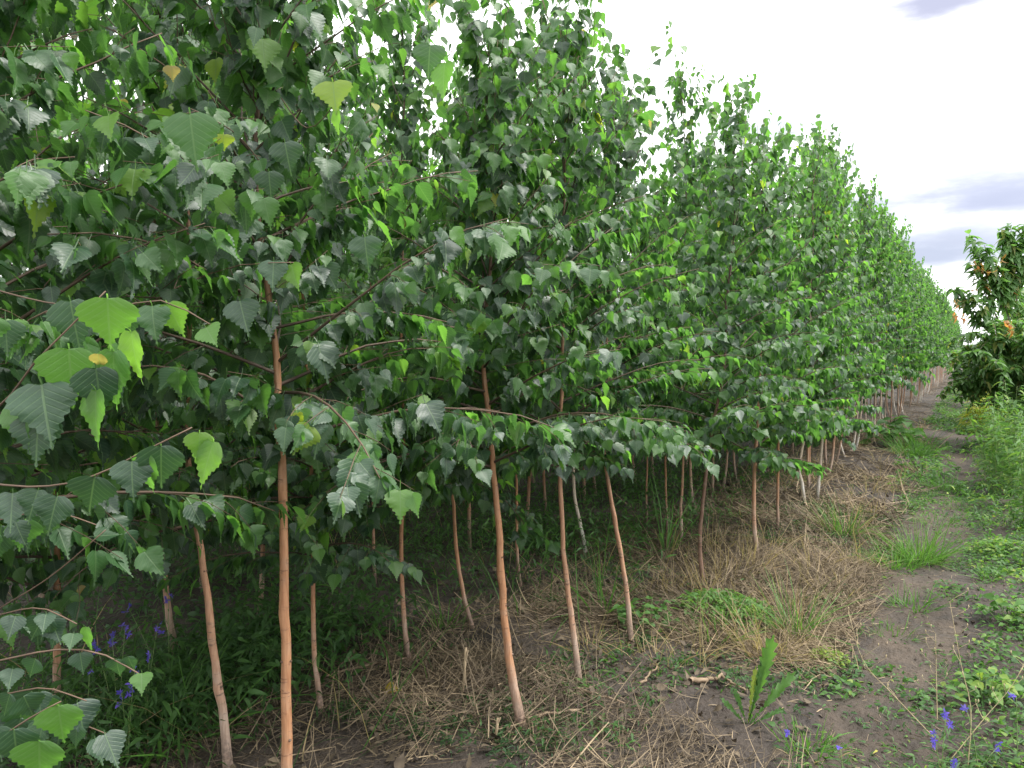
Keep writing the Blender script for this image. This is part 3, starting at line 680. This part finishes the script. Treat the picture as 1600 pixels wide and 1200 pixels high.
oct_v = norm(np.array([(1, 0, 0), (-1, 0, 0), (0, 1, 0), (0, -1, 0), (0, 0, 1), (0, 0, -1), (1, 1, 1), (-1, 1, 1), (-1, -1, 1), (1, -1, 1)], float))
oct_t = np.array([(0, 2, 6), (2, 4, 6), (4, 0, 6), (2, 1, 7), (1, 4, 7), (4, 2, 7), (1, 3, 8), (3, 4, 8), (4, 1, 8), (3, 0, 9), (0, 4, 9), (4, 3, 9), (2, 0, 5), (1, 2, 5), (3, 1, 5), (0, 3, 5)])
sz_ = .002 + .009 * r.random(len(x)) ** 4
for i in range(len(x)): CL.add(oct_v * r.uniform(.6, 1.3, (10, 1)) * r.uniform(.6, 1.2, 3) * sz_[i] + [x[i], y[i], float(micro(x[i], y[i])) + sz_[i] * .3 + .003], oct_t)
tag(part('soil_clods', CL.data('soil_clods', M_PATH, False)), 'small crumbs and clods of dark soil scattered on the path', 'soil clods', kind='stuff')
tag(part('straw_litter', a.data('straw_litter', M_STRAW)), 'matted dry straw and stems lying along the path-side birch row', 'straw', kind='stuff')

a = Acc()     # standing dry grass among the straw
def tuft(acc, cx, cy, n, rad, h, wmm, tints, seed, lean=.35, template=GRASS, curl=(.2, 1.6)):
    r = np.random.default_rng(seed); ang = r.uniform(0, 2 * pi, n); rr = rad * np.sqrt(r.random(n)); x = cx + rr * np.cos(ang); y = cy + rr * np.sin(ang)
    pos = np.stack([x, y, gz(x, y) - .01], 1); od = np.stack([np.cos(ang), np.sin(ang), 0 * ang], 1)
    tip = od * (r.random(n) ** 1.5 * lean * 3.2)[:, None] + r.normal(0, .28, (n, 3)) + [0, 0, 1]
    L = h * (.3 + .85 * r.random(n) ** 1.3)
    acc.leaves(template, pos, tip, -od + r.normal(0, .4, (n, 3)), L, r.uniform(*tints, n), wmm * r.uniform(.6, 1.3, n) / L, r.uniform(*curl, n))
r = np.random.default_rng(77)
for i in range(150):
    y = r.uniform(3.0, 16) if i > 60 else r.uniform(3.2, 6.5); x = r.uniform(-2.0, -.62)
    if vnoise(x * 1.3, y * 1.3, 41) > -.1: tuft(a, x, y, int(r.uniform(14, 40)), .10, r.uniform(.16, .36), .004, (.86, 1), 900 + i, .5)
tag(part('dry_grass', a.data('dry_grass', M_GRASS)), 'standing dry tan grass among the straw between the birch stems', 'dry grass', kind='stuff')

def weed_mass(acc, n, fx, fy, keep, seed, hgt, size, tint, tmpl=OVATE, per=9, wid=1.0):
    """low leafy weeds: clouds of small leaves on short stems"""
    r, x, y = scatter(n, fx, fy, seed, keep); m = len(x)
    hh = hgt * r.uniform(.35, 1.15, m) * (1 + 1.1 * vnoise(x * 1.7, y * 1.7, seed + 3))
    X = np.repeat(x, per) + r.normal(0, 1, m * per) * np.repeat(.10 * np.maximum(hh, .04) / .25 + .022, per); Y = np.repeat(y, per) + r.normal(0, 1, m * per) * np.repeat(.10 * np.maximum(hh, .04) / .25 + .022, per)
    Zz = gz(X, Y) + np.repeat(np.maximum(hh, .012), per) * r.uniform(.08, 1, m * per); an = r.uniform(0, 2 * pi, m * per)
    h = np.stack([np.cos(an), np.sin(an), 0 * an], 1)
    tn = np.repeat(r.uniform(tint[0], tint[1], m), per) + r.normal(0, .07, m * per)
    acc.leaves(tmpl, np.stack([X, Y, Zz], 1), h + np.stack([0 * an, 0 * an, r.normal(.15, .45, m * per)], 1), np.array([0, 0, 1.0]) + r.normal(0, .4, (m * per, 3)), size * r.uniform(.5, 1.4, m * per), np.clip(tn, 0, 1), wid * r.uniform(.8, 1.3, m * per), 1.0)
    return r, x, y, hh
a = Acc(); g = Acc()
under = lambda x, y: np.clip(.25 + 1.9 * vnoise(x * .9, y * .9, 51), 0, 1) * np.clip((-2.05 - x) / .5, .0, 1)
weed_mass(a, 1800, lambda r, n: r.uniform(-8, -2.0, n), lambda r, n: r.uniform(.8, 10, n), under, 61, .22, .036, (.05, .4), per=12)  # low tints put the shade under the rows into the leaf colour
weed_mass(a, 1300, lambda r, n: r.uniform(-6, -2.1, n), lambda r, n: r.uniform(.8, 9, n), under, 62, .36, .04, (.05, .4), LANCE, 16, .7)
weed_mass(a, 650, lambda r, n: r.uniform(-3.4, -1.75, n), lambda r, n: r.uniform(4.2, 7.5, n), lambda x, y: np.clip(.5 + 1.8 * vnoise(x * 1.4, y * 1.4, 52), 0, 1), 63, .40, .042, (.25, .62), LANCE, 18)
weed_mass(a, 420, lambda r, n: r.uniform(-3.2, -2.3, n), lambda r, n: r.uniform(1.2, 3.0, n), under, 64, .30, .05, (.1, .5), LANCE, 14)
weed_mass(a, 900, lambda r, n: r.uniform(-5, -2.1, n), lambda r, n: r.uniform(3.6, 9, n), lambda x, y: np.clip(.45 + 1.8 * vnoise(x * 1.1, y * 1.1, 53), 0, 1), 65, .42, .04, (.1, .5), LANCE, 16, .9)
tag(part('undergrowth', a.data('undergrowth', M_WEED)), 'leafy weeds tinted darker for the shade under the inner birch rows', 'weeds', kind='stuff')
rr_, gx, gy = scatter(16000, lambda r, n: r.uniform(-7.5, -1.6, n), lambda r, n: r.uniform(.8, 11, n), 71, lambda x, y: np.clip(.4 + 1.5 * vnoise(x * 1.2, y * 1.2, 72), 0, 1) * np.clip((-1.75 - x) / .6, .16, 1))
m = len(gx); od = norm(rr_.normal(0, 1, (m, 3)) * [1, 1, 0]); L = .10 + .55 * rr_.random(m) ** 2
g.leaves(GRASS, np.stack([gx, gy, gz(gx, gy) - .01], 1), od * rr_.uniform(.1, .9, m)[:, None] + [0, 0, 1], -od + rr_.normal(0, .2, (m, 3)), L, np.where(rr_.random(m) < .15, .92, rr_.uniform(.05, .55, m)), rr_.uniform(.002, .0065, m) / L, rr_.uniform(.3, 2, m))
tag(part('shade_grass', g.data('shade_grass', M_GRASS)), 'loose green grass blades growing in the shade under the birches', 'grass', kind='stuff')

a = Acc()     # ground cover beside and on the path
edge = lambda x, y: np.clip(.62 + 1.8 * vnoise(x * 2.3, y * 1.7, 81), 0, 1)
weed_mass(a, 2300, lambda r, n: r.uniform(-.05, 1.0, n), lambda r, n: r.uniform(1.4, 8, n), lambda x, y: edge(x, y) * np.clip((x + .05) / .2, .2, 1), 82, .06, .027, (.3, .8), per=11)
weed_mass(a, 1700, lambda r, n: r.uniform(.0, 1.8, n), lambda r, n: r.uniform(6, 30, n), None, 83, .22, .05, (.3, .8), LANCE, 14)
weed_mass(a, 1000, lambda r, n: r.uniform(-.62, .06, n), lambda r, n: r.uniform(2.2, 9, n), lambda x, y: np.clip(vnoise(x * 2.1, y * 1.4, 84) * 3 + .1, 0.04, .9), 85, .03, .026, (.25, .75), per=10)
weed_mass(a, 2000, lambda r, n: r.uniform(-.85, .1, n), lambda r, n: r.uniform(8.5, 62, n), lambda x, y: np.clip(vnoise(x * 2.1, y * .7, 86) * 3 + .6, 0, 1), 87, .10, .07, (.3, .75), LANCE, 12)
weed_mass(a, 1900, lambda r, n: r.uniform(-2.1, -.55, n), lambda r, n: r.uniform(2.2, 9, n), lambda x, y: np.clip(vnoise(x * 1.5, y * 1.5, 88) * 3 + .15, 0.03, 1), 89, .05, .026, (.12, .55), LANCE, 16, 1.0)
weed_mass(a, 420, lambda r, n: r.uniform(-.35, .3, n), lambda r, n: r.uniform(2.0, 3.0, n), lambda x, y: np.clip((x + .32 + (2.35 - y) * .3) * 2.5, 0, 1) * np.clip(.6 + vnoise(x * 4, y * 4, 90), 0, 1), 91, .07, .034, (.3, .82), LANCE, 12, 1.5)
weed_mass(a, 900, lambda r, n: r.uniform(-.42, .35, n), lambda r, n: r.uniform(1.9, 3.1, n), lambda x, y: np.clip((x + .36 + (2.4 - y) * .25) * 2.5, 0, 1) * np.clip(.55 + 1.6 * vnoise(x * 5, y * 5, 90), 0, 1), 191, .06, .024, (.25, .8), LANCE, 14, .9)
weed_mass(a, 260, lambda r, n: r.uniform(-.42, .3, n), lambda r, n: r.uniform(1.9, 3.0, n), lambda x, y: np.clip((x + .36 + (2.4 - y) * .25) * 2.5, 0, 1), 192, .07, .022, (.86, 1), LANCE, 8, .7)
weed_mass(a, 1500, lambda r, n: r.uniform(-.60, .1, n), lambda r, n: r.uniform(2.6, 9.0, n), lambda x, y: np.clip(vnoise(x * 3.3, y * 2.0, 193) * 4 + .25, .06, .95), 194, .028, .024, (.2, .7), LANCE, 9)
tag(part('ground_cover', a.data('ground_cover', M_WEED)), 'low creeping weeds in patches on and beside the bare path', 'ground cover', kind='stuff')

# soft grey-green mown residue among the near straw
a = Acc()
weed_mass(a, 520, lambda r, n: r.uniform(-2.1, -1.15, n), lambda r, n: r.uniform(2.1, 4.2, n), lambda x, y: np.clip(vnoise(x * 1.9, y * 1.9, 95) * 4 + .4, 0, 1), 96, .03, .024, (0, .3), LANCE, 34, .7)
tag(part('fine_weeds', a.data('fine_weeds', M_WEED)), 'fine dark feathery weeds matted over the straw under the front birches', 'weeds', kind='stuff')

# ------------------------------------------------------------------ single plants
def grass_clump(px, py, n, rad, h, label, tints=(.5, .78), seed=0, dry=0, wmm=.006):
    x, y = on_ground(px, py); a = Acc(); tuft(a, 0, 0, n, rad, h, wmm, tints, seed, .45)
    if dry: tuft(a, 0, 0, dry, rad * 1.1, h * .8, .004, (.9, 1), seed + 1, .5)
    me = a.data('grass_clump', M_GRASS)
    # tuft() already follows the ground around the origin; move to the real foot
    o = part('grass_clump', me); o.location = (x, y, float(gz(x, y)) - float(gz(0, 0))); tag(o, label, 'grass clump', 'grass clumps beside the path')
grass_clump(1437, 868, 320, .13, .34, 'largest bright green grass clump at the left edge of the path', (.55, .8), 1)
grass_clump(1400, 880, 160, .14, .22, 'short green clump hugging the left of the largest bright grass clump', (.45, .75), 9)
grass_clump(1243, 985, 90, .07, .36, 'slender green and tan grass clump standing in the straw behind the toothed-leaf weed', (.45, .7), 2, 70)
grass_clump(1318, 835, 110, .10, .34, 'grass clump growing between the white birch and the path', (.4, .7), 3, 40)
grass_clump(1426, 712, 260, .24, .50, 'far grass clump on the path edge beside the broad-leaved plant', (.35, .65), 4)
grass_clump(1475, 760, 180, .16, .24, 'far low grass clump at the middle of the path', (.4, .65), 5)
grass_clump(1425, 945, 90, .10, .14, 'small sprawling grass tuft on the bare soil of the path', (.45, .7), 6)
grass_clump(1545, 905, 40, .05, .20, 'thin grass sprig standing alone on the trodden path', (.5, .7), 7)
grass_clump(1040, 868, 30, .05, .62, 'tall upright grass stalk clump between the pinkish and the dark trunks', (.4, .6), 8, 12, .010)
grass_clump(940, 960, 26, .10, .40, 'arching pale green grass between the two pinkish trunks', (.5, .65), 10, 10, .010)
grass_clump(690, 980, 22, .05, .32, 'sparse grass sprig at the foot of the curving second-row trunk', (.5, .7), 11, 0, .007)
grass_clump(250, 1160, 120, .22, .36, 'arching grass clump at the bottom left beneath the larkspurs', (.3, .6), 12, 10, .009)
grass_clump(1120, 1000, 60, .12, .18, 'short tuft beside the bright green weed patch', (.5, .7), 13, 30)
grass_clump(1262, 1160, 70, .10, .13, 'flattened grass tuft in front of the toothed-leaf weed', (.5, .75), 14, 10, .007)

def path_tuft(px, py, n, rad, h, label, seed): grass_clump(px, py, n, rad, h, label, (.4, .72), seed, 6, .004)
path_tuft(1460, 812, 120, .16, .12, 'low green tuft on the path just beyond the largest bright clump', 31)
path_tuft(1500, 790, 90, .14, .09, 'flat green tuft in the middle of the path beside the tall weeds', 32)
path_tuft(1482, 935, 60, .12, .08, 'thin flat tuft on the bare trodden soil past the dry stalks', 33)
path_tuft(1395, 985, 60, .10, .09, 'small tuft at the straw edge where the path begins to bend', 34)
def leafy_patch(px, py, n, rad, hgt, size, tints, label, cat, name, tmpl=OVATE, seed=0):
    x, y = on_ground(px, py); r = np.random.default_rng(seed); a = Acc()
    ang = r.uniform(0, 2 * pi, n); rr = rad * np.sqrt(r.random(n)); X = rr * np.cos(ang); Y = rr * np.sin(ang)
    hz = hgt * np.sqrt(np.maximum(0, 1 - (rr / rad) ** 2)) * r.uniform(.5, 1.1, n) + .015
    an = r.uniform(0, 2 * pi, n); h = np.stack([np.cos(an), np.sin(an), r.normal(.1, .3, n)], 1)
    a.leaves(tmpl, np.stack([X, Y, gz(x + X, y + Y) - float(gz(x, y)) + hz], 1), h, np.array([0, 0, 1.]) + r.normal(0, .4, (n, 3)), size * r.uniform(.6, 1.4, n), r.uniform(*tints, n), r.uniform(.9, 1.4, n))
    t = thing(name, label, cat, (x, y, float(gz(x, y))))
    part('foliage', a.data('foliage', M_WEED), t)
    s = Acc()
    for i in range(14):
        k_ = int(r.integers(n)); s.tube(np.array([(X[k_] * .3, Y[k_] * .3, -.02), (X[k_] * .7, Y[k_] * .7, hz[k_] * .5), (X[k_], Y[k_], hz[k_])]), [.0022, .0018, .001], 4)
    part('stems', s.data('stems', M_STEM), t); return t
leafy_patch(1135, 965, 800, .26, .10, .036, (.55, .78), 'low bright green weed patch in the straw before the dark-trunked birch', 'weed', 'weed_patch', LANCE, 1)
leafy_patch(1010, 985, 90, .16, .12, .042, (.4, .65), 'broader-leaved seedling patch right of the leaning pinkish trunk', 'weed', 'weed_patch', OVATE, 2)
leafy_patch(1295, 1022, 240, .09, .04, .016, (.74, .92), 'small yellow-green cushion weed beside the path', 'weed', 'cushion_weed', OVATE, 3)
leafy_patch(1537, 674, 520, .34, .66, .10, (.84, 1), 'yellow-green bush at the right edge of the path', 'bush', 'yellow_bush', LANCE, 4)
leafy_patch(1400, 702, 90, .30, .40, .15, (.3, .6), 'broad-leaved dark green plant leaning from the birch row onto the path', 'plant', 'broadleaf_plant', OVATE, 5)
leafy_patch(1575, 975, 90, .12, .11, .042, (.55, .8), 'leafy seedling on the dark soil at the right edge', 'weed', 'weed_patch', OVATE, 6)
leafy_patch(1540, 1090, 60, .12, .12, .04, (.66, .85), 'pale green seedling behind the blue flowers on the right', 'weed', 'weed_patch', OVATE, 7)
leafy_patch(1560, 860, 260, .22, .07, .032, (.6, .85), 'light green creeping weed on the right of the path below the tall weeds', 'weed', 'weed_patch', OVATE, 8)

def tall_weed_mesh(seed, h, n_st, tints):
    r = np.random.default_rng(seed); st = Acc(); lf = Acc(); pos, tip, tn = [], [], []
    for s in range(n_st):
        a = r.uniform(0, 6.28); d = np.array([cos(a) * r.uniform(0, .3), sin(a) * r.uniform(0, .3), 1]); hh = h * r.uniform(.6, 1.05)
        P = spline([np.array([cos(a) * .03, sin(a) * .03, -.02]), d * hh * .5 + r.normal(0, .02, 3), d * hh + r.normal(0, .04, 3)], 7); st.tube(P, np.linspace(.004, .0015, 7), 4)
        for q in np.arange(.08, 1, .016 / hh * .9):
            p = np.array([np.interp(q * 6, np.arange(7), P[:, c]) for c in range(3)]); b = r.uniform(0, 6.28)
            rr = r.uniform(0, .09) * (1.15 - q); hdir = np.array([cos(b), sin(b), r.uniform(-.2, .7)]); pos.append(p + hdir * rr); tip.append(hdir); tn.append(r.uniform(*tints))
    n = len(pos)
    lf.leaves(LANCE, pos, tip, np.array([0, 0, 1.]) + r.normal(0, .4, (n, 3)), r.uniform(.045, .095, n), np.array(tn), r.uniform(.6, 1.1, n))
    return st.data('stems', M_STEM), lf.data('foliage', M_WEED)
TW = [tall_weed_mesh(200 + k, .85, 7, (.45, .82)) for k in range(4)]
r = np.random.default_rng(91); proto = {}
spots = [(1552, 770), (1585, 790), (1565, 735), (1600, 745), (1580, 700), (1605, 700), (1625, 770), (1640, 730), (1572, 668), (1596, 660), (1620, 665), (1585, 640), (1606, 830), (1590, 760), (1548, 742), (1570, 755)]
for i, (px, py) in enumerate(spots):
    x, y = on_ground(px, py); k_ = int(r.integers(4)); s = r.uniform(.7, 1.15); loc = (x, y, float(gz(x, y)))
    lab = 'tall narrow-leaved green weed in the thicket along the right of the path'
    if i == spots.index((1606, 830)): lab = 'drooping dark-stemmed weed standing nearest in front of the right-hand thicket'
    if k_ not in proto:
        t = thing('tall_weed', lab, 'weed', loc, 'tall weeds right of the path', r.uniform(0, 6)); part('stems', TW[k_][0], t); part('foliage', TW[k_][1], t); t.scale = (s,) * 3; proto[k_] = t
    else: copy_thing(proto[k_], loc, r.uniform(0, 6), (s,) * 3, lab)

# weed with upright toothed leaves in the straw
dx, dy = on_ground(1168, 1130); dz = float(gz(dx, dy)); base = np.array([dx, dy, dz]); zd = float((base - EYE) @ FWD)
t = thing('toothed_weed', 'weed with upright strap-like toothed green leaves in the straw beside the path', 'weed', tuple(base))
DOCK = blade_template(np.linspace(0, 1, 21), np.interp(np.linspace(0, 1, 21), [0, .25, .42, .6, .8, .93, 1], [.022, .03, .10, .14, .16, .12, .02]), .55, .2, .05, 0, .035, 2)
for (px, py, tn, wd, cu) in ((1212, 985, .70, .42, -.4), (1238, 1045, .62, .42, .8), (1132, 1088, .55, .42, .8), (1195, 1020, .6, .3, .4), (1205, 1000, .66, .3, .1), (1180, 1040, .88, .25, .5), (1150, 1075, .5, .4, .8), (1222, 1100, .5, .4, 1)):
    tipv = at(px, py, zd - .03) - base; l = Acc()
    l.leaves(DOCK, [(0, 0, -.01)], [tipv], [norm(EYE - base) + np.array([0, 0, .5])], np.linalg.norm(tipv), tn, wd, cu)
    part('leaf', l.data('leaf', M_WEED), t)

# larkspurs
def larkspur(base_px, heads, label, z=None):
    x, y = on_ground(*base_px); b = np.array([x, y, float(gz(x, y))]); zz_ = float((b - EYE) @ FWD)
    t = thing('larkspur', label, 'flower', tuple(b), 'blue larkspurs'); r = np.random.default_rng(int(base_px[0]))
    s = Acc(); lf = Acc(); pos, tip = [], []
    for (px, py, big) in heads:
        e = at(px, py, zz_ + r.uniform(-.03, .03)) - b
        P = spline([np.array([0, 0, -.01]), e * [.45, .45, .55], e], 6); s.tube(P, np.linspace(.0018, .0009, 6), 4)
        for q in np.arange(.1, .9, .05): pos.append(P[0] + (P[-1] - P[0]) * q); a_ = r.uniform(0, 6.28); tip.append([cos(a_), sin(a_), .6])
        f = Acc()
        for v in range(int(3 * big)):
            c = e + np.array([r.normal(0, .006), r.normal(0, .006), -.018 * v]); n = 7
            a_ = np.arange(n) * 2 * pi / n + r.uniform(0, 6); face = norm(norm(EYE - b) + r.normal(0, .5, 3)); u = norm(np.cross(face, [0, 0, 1])); w_ = np.cross(u, face)
            tp = u * np.cos(a_)[:, None] + w_ * np.sin(a_)[:, None] + face * .35
            f.leaves(PETAL, np.tile(c, (n, 1)), tp, np.tile(face, (n, 1)) + r.normal(0, .6, (n, 3)), .0122 * r.uniform(.6, 1.4, n), r.uniform(0, 1, n), r.uniform(.5, 1.1, n))
        part('flower_head', f.data('flower_head', M_PETAL), t)
    n = len(pos); lf.leaves(LANCE, pos, tip, r.normal(0, .4, (n, 3)) + [0, 0, 1], .05, r.uniform(.3, .6, n), .35)
    part('stems', s.data('stems', M_STEM), t); part('foliage', lf.data('foliage', M_WEED), t)
larkspur((185, 1170), [(175, 990, 1.2), (196, 975, 1), (150, 1005, 1)], 'blue larkspur with three heads at the left of the shaded patch')
larkspur((225, 1165), [(247, 973, 1.2), (234, 1022, .8)], 'blue larkspur in shade nearest the grey leaning trunk')
larkspur((200, 1200), [(203, 1067, 1.2), (190, 1082, 1), (211, 1044, .8)], 'blue larkspur with low clustered heads above the bottom left grass')
larkspur((265, 1110), [(263, 931, .7), (200, 948, .7)], 'tall thin blue larkspur rising behind the others in the shade')
larkspur((135, 1190), [(140, 1048, .5), (26, 1106, .4)], 'faint blue larkspur almost hidden by birch leaves at the left edge')
larkspur((1470, 1215), [(1460, 1146, 1.3), (1478, 1114, 1)], 'blue larkspur with the fullest head at the bottom of the path')
larkspur((1500, 1250), [(1490, 1188, 1.8)], 'blue larkspur with one long spike at the bottom right edge of the photo')
larkspur((1530, 1200), [(1510, 1107, .6), (1562, 1164, .8)], 'blue larkspur with two small heads right of the fullest one')
larkspur((1590, 1190), [(1588, 1088, .6)], 'single blue larkspur at the right edge near the dark soil')
larkspur((1240, 1200), [(1232, 1145, .5)], 'small blue larkspur lying in the flattened grass tuft')
larkspur((1318, 1205), [(1313, 1168, .6)], 'small blue larkspur beside the bare soil at the bottom')

# dry seed stalks at the lower right
def dry_stalk(base_px, pts, label):
    x, y = on_ground(*base_px); b = np.array([x, y, float(gz(x, y))]); z0 = float((b - EYE) @ FWD); s = Acc(); r = np.random.default_rng(base_px[0])
    P = spline([np.array([0, 0, -.01])] + [at(px, py, z0 + .02) - b for px, py in pts], 12); s.tube(P, np.linspace(.0022, .0008, 12), 5)
    for q in range(4, 12):
        a_ = r.uniform(0, 6.28); e = P[q] + np.array([cos(a_), sin(a_), .9]) * r.uniform(.02, .06); s.tube(np.array([P[q], (P[q] + e) / 2 + r.normal(0, .004, 3), e]), [.001, .0008, .0006], 3)
        s.tube(np.array([e, e + [0, 0, .006], e + [0, 0, .012]]), [.001, .0026, .0008], 5)
    o = part('dry_stalk', s.data('dry_stalk', M_DRYSTEM)); o.location = b; tag(o, label, 'dry stalk', 'dry stalks by the path')
dry_stalk((1512, 1195), [(1517, 1110), (1502, 1040), (1484, 940)], 'tallest pale dry seed stalk, upright among the blue flowers')
dry_stalk((1468, 1150), [(1400, 1090), (1350, 1035), (1328, 965)], 'dry stalk leaning left across the path')
dry_stalk((1480, 1180), [(1540, 1120), (1575, 1080), (1600, 1040)], 'dry stalk leaning right towards the dark soil')
dry_stalk((1465, 1120), [(1463, 1060), (1462, 990)], 'short dry stalk standing on the path')

# fallen sticks and odd leaves
def stick(p0, p1, rad, label, mat=M_WOOD, lift=.02):
    a_, b_ = on_ground(*p0), on_ground(*p1); c = (a_ + b_) / 2; r = np.random.default_rng(int(p0[0]))
    k_ = np.linspace(0, 1, 9)[:, None]; xy = a_ + (b_ - a_) * k_ + r.normal(0, .006, (9, 2)); P = np.c_[xy - c, micro(xy[:, 0], xy[:, 1]) + lift - float(gz(*c))]
    s = Acc(); s.tube(P, rad * np.linspace(1, .75, 9) * r.uniform(.85, 1.15, 9), 7, .6); o = part('stick', s.data('stick', mat)); o.location = (c[0], c[1], float(gz(*c))); tag(o, label, 'stick', 'sticks lying in the straw')
stick((1074, 1078), (1128, 1068), .011, 'short thick peeled stick lying left of the toothed-leaf weed')
stick((1128, 1069), (1170, 1085), .006, 'thin bent twig continuing from the short peeled stick')
stick((805, 1160), (905, 1135), .006, 'pale stem lying across the foot of the tall orange birch')
stick((505, 1065), (638, 1040), .005, 'long pale stem lying on the soil before the kinked reddish trunk')
stick((1000, 1085), (1032, 1052), .005, 'pale stem lying diagonally in the straw right of the pinkish trunk')
stick((905, 1102), (975, 1118), .005, 'straw-coloured stem lying in front of the first pinkish trunk')
fx, fy = on_ground(595, 1095); l = Acc(); l.leaves(BIRCH, [(0, 0, .0)], [(.8, .3, .15)], [(-.2, -.5, 1)], .07, .965, 1.1, 1.0)
o = part('fallen_leaf', l.data('fallen_leaf', M_BIRCH)); o.location = (fx, fy, float(micro(fx, fy)) + .03); tag(o, 'single yellow birch leaf fallen on the dark soil', 'leaf')
def stub(px, py, topx, topy, label):
    x, y = on_ground(px, py); b = np.array([x, y, float(gz(x, y))]); z0 = float((b - EYE) @ FWD); s = Acc(); e = at(topx, topy, z0) - b
    P = np.array([(0, 0, -.02), e * .5 + [.004, 0, 0], e]); s.tube(P, [.006, .006, .005], 6, .8); s.tube(np.array([e * .6, e * .9 + [.012, .0, .012]]), [.004, .003], 5, .5)
    o = part('dry_stub', s.data('dry_stub', M_STRAW)); o.location = b; tag(o, label, 'dry stub', 'broken dry stubs in the straw')
stub(721, 1105, 728, 1012, 'broken pale stub standing upright in the straw heap')
stub(772, 1175, 778, 1122, 'short broken stub before the tall orange birch')
print('near leaves', total, 'objects', len(S.objects))
